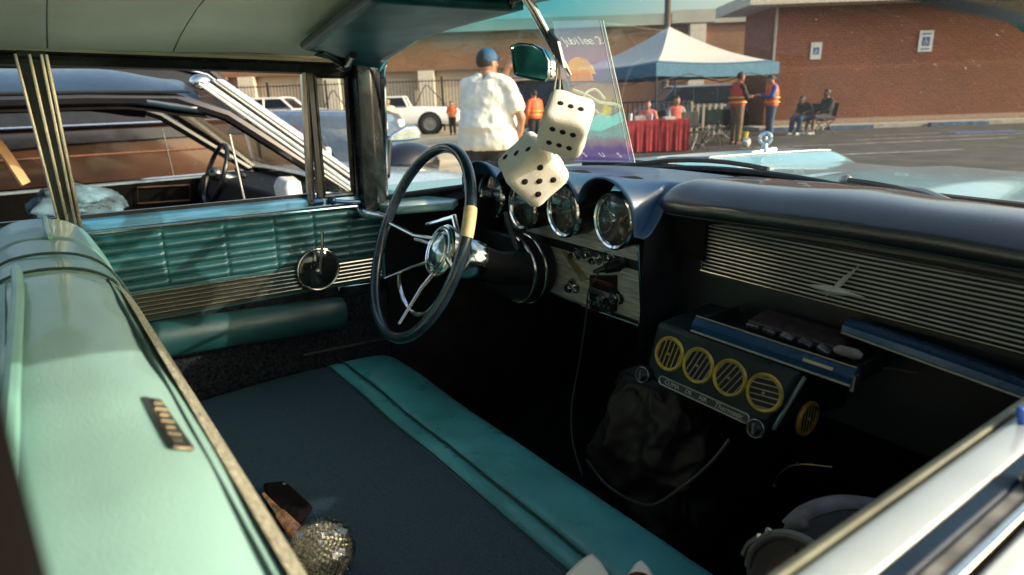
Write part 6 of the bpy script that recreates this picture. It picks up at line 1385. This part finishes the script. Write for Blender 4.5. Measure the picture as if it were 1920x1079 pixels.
def person(label, loc, rz, h=1.72, pose={}, girth=1.0, skin=None, shirt=None, sleeves=1, pants=None, shorts=False, hair=None, cap=None, vest=None, shoes=None, look=(0, 1, 0), group=None, vox=0.011, belly=0.0, loose_hem=0.0, fold=0.02, trap=0.0):
    k = h / 1.75; J = {a: V(b_) * k for a, b_ in {**J0, **pose}.items()}
    o = thing('person', label, 'person', loc, rz, group); skin = skin or skin_m; g = girth * k
    lk = V(look).normalized(); sd_ = lk.cross(V((0, 0, 1))).normalized(); upv = sd_.cross(lk)
    # continuous body
    b = MB(); H = J['head']
    hm = Matrix((sd_, lk, upv)).transposed()
    def hp(x, y, z): return H + hm @ (V((x, y, z)) * k)
    q = MB(); q.ball((0, 0, 0), 0.098 * k, 16, (0.80, 0.98, 1.12)); q.v = [tuple(H + hm @ V(p)) for p in q.v]; b.join(q)
    capsule(b, hp(0, 0.035, -0.05), hp(0, 0.045, -0.085), 0.058 * k, 0.045 * k)      # jaw
    capsule(b, hp(0, 0.090, 0.0), hp(0, 0.108, -0.028), 0.010 * k, 0.014 * k, 8)      # nose
    for s in (-1, 1): capsule(b, hp(s * 0.080, -0.005, 0.012), hp(s * 0.084, -0.008, -0.028), 0.014 * k, 0.010 * k, 8)
    capsule(b, hp(-0.02, 0.088, -0.055), hp(0.02, 0.088, -0.055), 0.010 * k, 0.010 * k, 6)
    capsule(b, J['neck'] - V((0, 0, 0.05 * k)), hp(0, -0.02, -0.05), 0.060 * k, 0.052 * k)
    def torso(mb, e):
        pe, ch, nk = J['pel'], J['chest'], J['neck']
        rings = []
        for t, rx, ry in ((-0.10, 0.150, 0.105), (0.0, 0.168, 0.118), (0.30, 0.152 + belly * 0.5, 0.112 + belly), (0.55, 0.156 + belly * 0.35, 0.112 + belly * .7), (0.85, 0.180, 0.115), (1.0, 0.185, 0.112), (1.18, 0.172, 0.098), (1.38, 0.105, 0.075)):
            c = pe.lerp(ch, min(t, 1.0)) if t <= 1 else ch.lerp(nk, (t - 1.0) / 0.42)
            a_x = (J['shR'] - J['shL']).normalized() if t > 0.6 else (J['hiR'] - J['hiL']).normalized()
            f_ = V((0, 0, 1)).cross(a_x); f_.normalize()
            up_d = (nk - pe).normalized(); f_ = a_x.cross(up_d) * -1
            rings.append([c + f_ * (belly * 0.35 * k if 0.1 < t < 0.7 else 0) + a_x * ((rx * g + e) * math.cos(w)) + f_ * ((ry * g + e) * math.sin(w)) for w in [2 * math.pi * i / 18 for i in range(18)]])
        mb.loft(rings)
        return rings
    torso(b, 0.0)
    for S in 'LR':
        sh, el, wr, hi, kn, an = (J[x + S] for x in ('sh', 'el', 'wr', 'hi', 'kn', 'an'))
        capsule(b, sh, el, 0.056 * k * (0.6 + 0.4 * girth), 0.044 * k); capsule(b, el, wr, 0.043 * k, 0.030 * k)
        capsule(b, hi, kn, 0.088 * k * (0.5 + 0.5 * girth), 0.060 * k); capsule(b, kn, an, 0.058 * k, 0.040 * k)
        d = (wr - el).normalized(); sx = d.orthogonal().normalized() if abs(d.x) > 0.9 else d.cross(V((1, 0, 0))).normalized(); w_ = d.cross(sx)
        if w_.dot(V((0, 1, 0))) < 0: w_ = -w_
        pl_ = wr + d * 0.045 * k
        capsule(b, wr, wr + d * 0.07 * k, 0.026 * k, 0.034 * k, 10)
        for i in range(4):
            of = w_ * ((i - 1.5) * 0.019 * k); ln = (0.070, 0.082, 0.077, 0.060)[i] * k
            f0 = wr + d * 0.085 * k + of; f1 = f0 + d * ln * 0.55 + sx * 0.006; f2 = f1 + d * ln * 0.45 + sx * 0.022
            b.tube([f0 - d * 0.02, f0, f1, f2], [0.010 * k, 0.0098 * k, 0.009 * k, 0.0075 * k], 7)
        t0 = wr + d * 0.03 * k + w_ * 0.024 * k; b.tube([t0, t0 + (d * 0.7 + w_ * 0.7) * 0.035 * k, t0 + (d * 0.9 + w_ * 0.55) * 0.065 * k], [0.012 * k, 0.011 * k, 0.009 * k], 7)
        capsule(b, an + V((0, -0.03, -0.03)) * k, an + V((0, 0.12, -0.055)) * k, 0.038 * k, 0.030 * k)
    body = blob(b, 'body', skin, o, vox)
    if pants:
        b = MB(); e = 0.016
        pe = J['pel']; capsule(b, J['hiL'] + V((0, 0, 0.04)) * k, J['hiR'] + V((0, 0, 0.04)) * k, 0.118 * g + e, 0.118 * g + e, 14)
        for S in 'LR':
            hi, kn, an = (J[x + S] for x in ('hi', 'kn', 'an'))
            capsule(b, hi, kn, 0.094 * g + e, 0.068 * k + e, 12)
            if not shorts: capsule(b, kn, an + (kn - an).normalized() * 0.03, 0.066 * k + e, 0.058 * k + e, 12)
        blob(b, 'trousers' if not shorts else 'shorts', pants, o, 0.014)
    if shirt:
        b = MB(); rg_ = torso(b, 0.018)
        if loose_hem:
            lo = rg_[0]; c = sum(lo, V()) / len(lo); b.loft([[p + (p - c) * 0.22 + V((0, 0, 0.22)) for p in lo], [p + (p - c) * 0.34 + V((0, 0, 0.05)) for p in lo], [p + (p - c) * 0.36 + V((0, 0, -loose_hem * 0.5)) for p in lo], [p + (p - c) * 0.28 + V((0, 0, -loose_hem)) for p in lo]])
        for S in 'LR':
            sh, el, wr = (J[x + S] for x in ('sh', 'el', 'wr'))
            ra = 0.070 * k * (0.55 + 0.45 * girth)
            capsule(b, J['neck'].lerp(sh, 0.22) + V((0, 0, -0.01)), sh, (0.066 + trap) * k, ra, 12)
            if sleeves == 0.5: capsule(b, sh, sh.lerp(el, 0.72), ra, ra * 1.02, 12)
            else: capsule(b, sh, el, ra, 0.058 * k, 12); capsule(b, el, wr - (wr - el).normalized() * 0.02, 0.056 * k, 0.044 * k, 12)
        so_ = blob(b, 'shirt', shirt, o, 0.012, 5)
        tx = bpy.data.textures.get('cloth_folds') or bpy.data.textures.new('cloth_folds', 'CLOUDS'); tx.noise_scale = 0.11
        tx2 = bpy.data.textures.get('cloth_creases') or bpy.data.textures.new('cloth_creases', 'MARBLE'); tx2.noise_scale = 0.16; tx2.turbulence = 9
        d2 = so_.modifiers.new('creases', 'DISPLACE'); d2.texture = tx2; d2.strength = fold * 0.55 * k; d2.mid_level = 0.5; d2.texture_coords = 'LOCAL'
        dm = so_.modifiers.new('folds', 'DISPLACE'); dm.texture = tx; dm.strength = fold * k; dm.mid_level = 0.5; dm.texture_coords = 'LOCAL'
    if vest:
        b = MB(); torso(b, 0.036)
        for S in 'LR': capsule(b, J['neck'].lerp(J['sh' + S], 0.35), J['neck'].lerp(J['sh' + S], 0.8), 0.075 * k, 0.078 * k, 10)
        ve = blob(b, 'vest', vest, o, 0.014)
        b = MB(); pe, ch = J['pel'], J['chest']
        for t in (0.25, 0.62):
            c = pe.lerp(ch, t); b.tube([c + V((math.cos(w) * (0.205 * g + 0.016), math.sin(w) * (0.155 * g + 0.016), 0)) for w in [2 * math.pi * i / 20 for i in range(20)]], 0.010, 6, closed=True, flat=2.2)
        b.build('reflective_band', mat('band_lime', (0.60, 0.42, 0.10), 0.5), ve)
    if hair:
        b = MB(); q = MB(); q.ball((0, 0, 0), 0.108 * k, 16, (0.82, 0.98, 1.06)); q.v = [tuple(hp(0, -0.018, 0.024) + hm @ V((p[0], p[1], max(p[2], -0.055 * k if p[1] < 0.02 * k else 0.035 * k)))) for p in q.v]; b.join(q); blob(b, 'hair', hair, o, 0.010, 2)
    if cap:
        b = MB(); q = MB(); q.ball((0, 0, 0), 0.112 * k, 18, (0.84, 0.99, 1.0)); q.v = [tuple(hp(0, -0.004, 0.030) + hm @ V((p[0], p[1], max(p[2], -0.015 * k)))) for p in q.v]; b.join(q)
        co_ = b.build('cap', cap, o)
        b = MB(); b.loft([[hp(x * w2, 0.085 + (0.085 * math.sqrt(max(0, 1 - x * x)) if f else 0), 0.030 - (0.012 if f else 0)) for x in [-1 + 0.2 * i for i in range(11)]] for f, w2 in ((0, 0.085), (1, 0.075))], closed=False, caps=False); b.build('brim', cap, co_, solid=0.006)
    for s in (-1, 1):
        q = MB(); q.ball(hp(s * 0.032, 0.087, 0.018), 0.011 * k, 8, (1.2, 0.5, 0.7)); q.build('eye', mat('eye_dark', (0.03, 0.02, 0.015), 0.2), o)
    for S in 'LR':
        an = J['an' + S]; b = MB(); capsule(b, an + V((0, -0.035, -0.04)) * k, an + V((0, 0.135, -0.055)) * k, 0.046 * k, 0.036 * k, 10); b.tube([an + V((0, -0.07, -0.08)) * k, an + V((0, 0.17, -0.08)) * k], 0.040 * k, 10, flat=0.35); blob(b, 'shoe', shoes or black, o, 0.010, 2)
    return o
dark_hair = mat('black_hair', (0.014, 0.011, 0.010), 0.6, var=0.3, scale=60)
orange = mat('orange_vest', (0.85, 0.14, 0.03), 0.6, var=0.12, scale=8)
tee = mat('white_cotton', (0.78, 0.76, 0.68), 0.85, var=0.05, scale=5, bump=0.2, bscale=40)
d_ = 6.7; hm_ = zat(920, 93, d_)
person('big man in a loose white T-shirt and blue cap with his back to the car', L(rpx(912, d_), d_), YAW - R(22), h=hm_ * 1.0 / 1.0, girth=1.42, belly=0.085, fold=0.022, trap=0.018, shirt=tee, sleeves=0.5, pants=mat('charcoal_trousers', (0.035, 0.030, 0.032), 0.85), hair=dark_hair, cap=mat('blue_cap', (0.018, 0.085, 0.19), 0.7), shoes=black, loose_hem=0.10, look=(0.55, 0.9, 0.12),
       pose=dict(head=(0.01, 0.05, 1.63), neck=(0, 0.0, 1.49), shL=(-0.215, 0, 1.42), shR=(0.215, 0, 1.42), elL=(-0.02, 0.34, 1.36), wrL=(0.165, 0.16, 1.57), elR=(0.37, -0.03, 1.12), wrR=(0.29, 0.10, 0.92), hiL=(-0.12, 0, 0.9), hiR=(0.12, 0, 0.9), knL=(-0.14, 0.02, 0.49), knR=(0.14, 0.02, 0.49), anL=(-0.15, 0, 0.09), anR=(0.15, 0, 0.09)), vox=0.010)
d_ = 27.0
person('person in a red jacket and orange vest standing before the white pickup', L(rpx(846, d_), d_), YAW + R(170), h=zat(846, 190, d_) , shirt=mat('red_jacket', (0.55, 0.03, 0.03), 0.7), vest=orange, pants=mat('black_trousers', (0.02, 0.02, 0.024), 0.85), hair=dark_hair, shoes=black, girth=1.1, pose=dict(wrL=(-0.12, 0.22, 1.12), elL=(-0.27, 0.02, 1.15), wrR=(0.14, 0.2, 1.15), elR=(0.27, 0.0, 1.15)))
d_ = 20.0
person('person in beige clothes half hidden by the windshield pillar', L(rpx(726, d_), d_), YAW + R(200), h=1.5, shirt=mat('beige_shirt', (0.55, 0.48, 0.36), 0.8), pants=mat('tan_trousers', (0.40, 0.30, 0.18), 0.85), hair=dark_hair, shoes=black)
d_ = 21.0
person('person in an orange vest half hidden behind the upper plush die', L(rpx(1002, d_ - 3.2), d_ - 3.2), YAW + R(30), h=1.55, shirt=orange, pants=MATS['black_trousers'], hair=dark_hair, vest=orange)
d_ = 17.2
person('person in dark clothes and red vest facing right under the canopy edge', L(rpx(1383, d_), d_), YAW - R(75), h=zat(1383, 135, d_), shirt=mat('dark_sweater', (0.035, 0.022, 0.022), 0.85), vest=mat('red_vest', (0.50, 0.05, 0.04), 0.7), pants=mat('olive_trousers', (0.16, 0.11, 0.07), 0.85), hair=dark_hair, skin=skin_d, shoes=mat('brown_shoe', (0.10, 0.03, 0.02), 0.6), girth=1.15, look=(0, 1, -0.25), pose=dict(elR=(0.26, 0.08, 1.14), wrR=(0.10, 0.32, 1.16), elL=(-0.26, 0.06, 1.14), wrL=(-0.10, 0.30, 1.14), head=(0, 0.06, 1.61)))
d_ = 18.0
person('person in an orange vest and blue sleeves looking down at a phone', L(rpx(1447, d_), d_), YAW + R(80), h=zat(1445, 139, d_), shirt=mat('blue_sweater', (0.02, 0.10, 0.34), 0.8), vest=orange, pants=mat('blue_jeans', (0.045, 0.08, 0.15), 0.85), hair=dark_hair, shoes=mat('white_shoe', (0.5, 0.5, 0.5), 0.6), girth=1.15, look=(0, 1, -0.4), pose=dict(elR=(0.25, 0.05, 1.16), wrR=(0.09, 0.30, 1.22), elL=(-0.25, 0.05, 1.16), wrL=(-0.07, 0.30, 1.20), head=(0, 0.07, 1.60)))
sit = dict(pel=(0, -0.05, 0.50), chest=(0, -0.10, 0.83), neck=(0, -0.08, 1.03), head=(0, -0.03, 1.19), shL=(-0.185, -0.09, 0.97), shR=(0.185, -0.09, 0.97), elL=(-0.25, 0.02, 0.72), elR=(0.25, 0.02, 0.72), wrL=(-0.16, 0.24, 0.66), wrR=(0.16, 0.24, 0.66), hiL=(-0.095, -0.03, 0.50), hiR=(0.095, -0.03, 0.50), knL=(-0.13, 0.40, 0.50), knR=(0.13, 0.40, 0.50), anL=(-0.13, 0.42, 0.09), anR=(0.13, 0.46, 0.09))
d_ = 20.2
person('person in black sitting low on a camp chair against the brick wall', L(rpx(1547, d_), d_), YAW + R(100), h=1.75, pose=sit, shirt=mat('black_jacket', (0.016, 0.016, 0.018), 0.85), pants=mat('grey_shorts', (0.06, 0.06, 0.07), 0.85), shorts=True, hair=dark_hair, skin=skin_d, shoes=MATS['white_shoe'], girth=1.25)
person('person in dark grey leaning forward on a camp chair, left of the one in black', L(rpx(1512, d_ + 0.2), d_ + 0.2), YAW + R(120), h=1.7, pose={**sit, 'head': (0, 0.22, 1.05), 'neck': (0, 0.12, 0.95), 'chest': (0, 0.02, 0.80), 'shL': (-0.18, 0.08, 0.90), 'shR': (0.18, 0.08, 0.90)}, shirt=mat('grey_hoodie', (0.03, 0.034, 0.036), 0.85), pants=MATS['blue_jeans'], hair=dark_hair, skin=skin_d, shoes=MATS['white_shoe'], girth=1.2)
folding_chair('black camp chair under the person in black by the brick wall', rpx(1549, d_), d_ + 0.02, YAW + R(100) + R(180), ch_m)
folding_chair('black camp chair under the person in dark grey by the brick wall', rpx(1514, d_ + 0.2), d_ + 0.22, YAW + R(120) + R(180), ch_m)
d_ = 17.0
person('person in a grey top and red vest sitting behind the right red table', L(rpx(1270, d_), d_), YAW + R(190), h=1.7, pose=sit, shirt=mat('grey_top', (0.25, 0.27, 0.28), 0.8), vest=mat('coral_vest', (0.62, 0.12, 0.09), 0.7), pants=MATS['black_trousers'], hair=dark_hair)
person('person in a pink and red top sitting behind the left red table', L(rpx(1215, d_), d_), YAW + R(170), h=1.6, pose=sit, shirt=mat('coral_top', (0.55, 0.16, 0.14), 0.8), pants=MATS['black_trousers'], hair=dark_hair)
folding_chair('grey folding chair behind the right red table', rpx(1270, d_), d_, YAW + R(10), ch_m)
folding_chair('grey folding chair behind the left red table', rpx(1215, d_), d_, YAW - R(10), ch_m)
# ================================================================== LIGHT, WORLD, CAMERA
SUN_AZ, SUN_EL = R(42), R(19)                    # azimuth counted from +x towards +y
sd = V((math.cos(SUN_AZ) * math.cos(SUN_EL), math.sin(SUN_AZ) * math.cos(SUN_EL), math.sin(SUN_EL)))
w = bpy.data.worlds.new('World'); SC.world = w; w.use_nodes = True
n, l = w.node_tree.nodes, w.node_tree.links
sky = n.new('ShaderNodeTexSky'); sky.sky_type = 'NISHITA'; sky.sun_disc = False; sky.sun_elevation = SUN_EL
sky.sun_rotation = R(90) - SUN_AZ; sky.air_density = 1.2; sky.dust_density = 5.0; sky.ozone_density = 1.0
bg = n['Background']; l.new(sky.outputs[0], bg.inputs[0]); bg.inputs[1].default_value = 0.36
sl = bpy.data.lights.new('sun', 'SUN'); sl.energy = 5; sl.angle = R(0.55); sl.color = (1.0, 0.86, 0.68)
so = bpy.data.objects.new('sun', sl); C.objects.link(so); so.rotation_euler = (-sd).to_track_quat('-Z', 'Y').to_euler()
cam = bpy.data.cameras.new('camera'); co = bpy.data.objects.new('camera', cam); C.objects.link(co)
cam.sensor_width = 36; cam.sensor_fit = 'HORIZONTAL'; cam.lens = 36 * F / 1920; cam.clip_start = 0.02; cam.clip_end = 2000
mc_ = Matrix((RR, UP, -FW)).transposed().to_4x4(); mc_.translation = CAM
co.matrix_world = M @ mc_
cam.dof.use_dof = True; cam.dof.focus_distance = 1.45; cam.dof.aperture_fstop = 4.5
SC.camera = co
SC.view_settings.view_transform = 'Standard'; SC.view_settings.look = 'None'; SC.view_settings.exposure = 0; SC.view_settings.gamma = 1
SC.render.engine = 'CYCLES'
SC.cycles.use_denoising = True
SC.cycles.max_bounces = 10; SC.cycles.transparent_max_bounces = 24; SC.cycles.diffuse_bounces = 4; SC.cycles.glossy_bounces = 4
SC.cycles.caustics_reflective = False; SC.cycles.caustics_refractive = False; SC.cycles.sample_clamp_indirect = 6
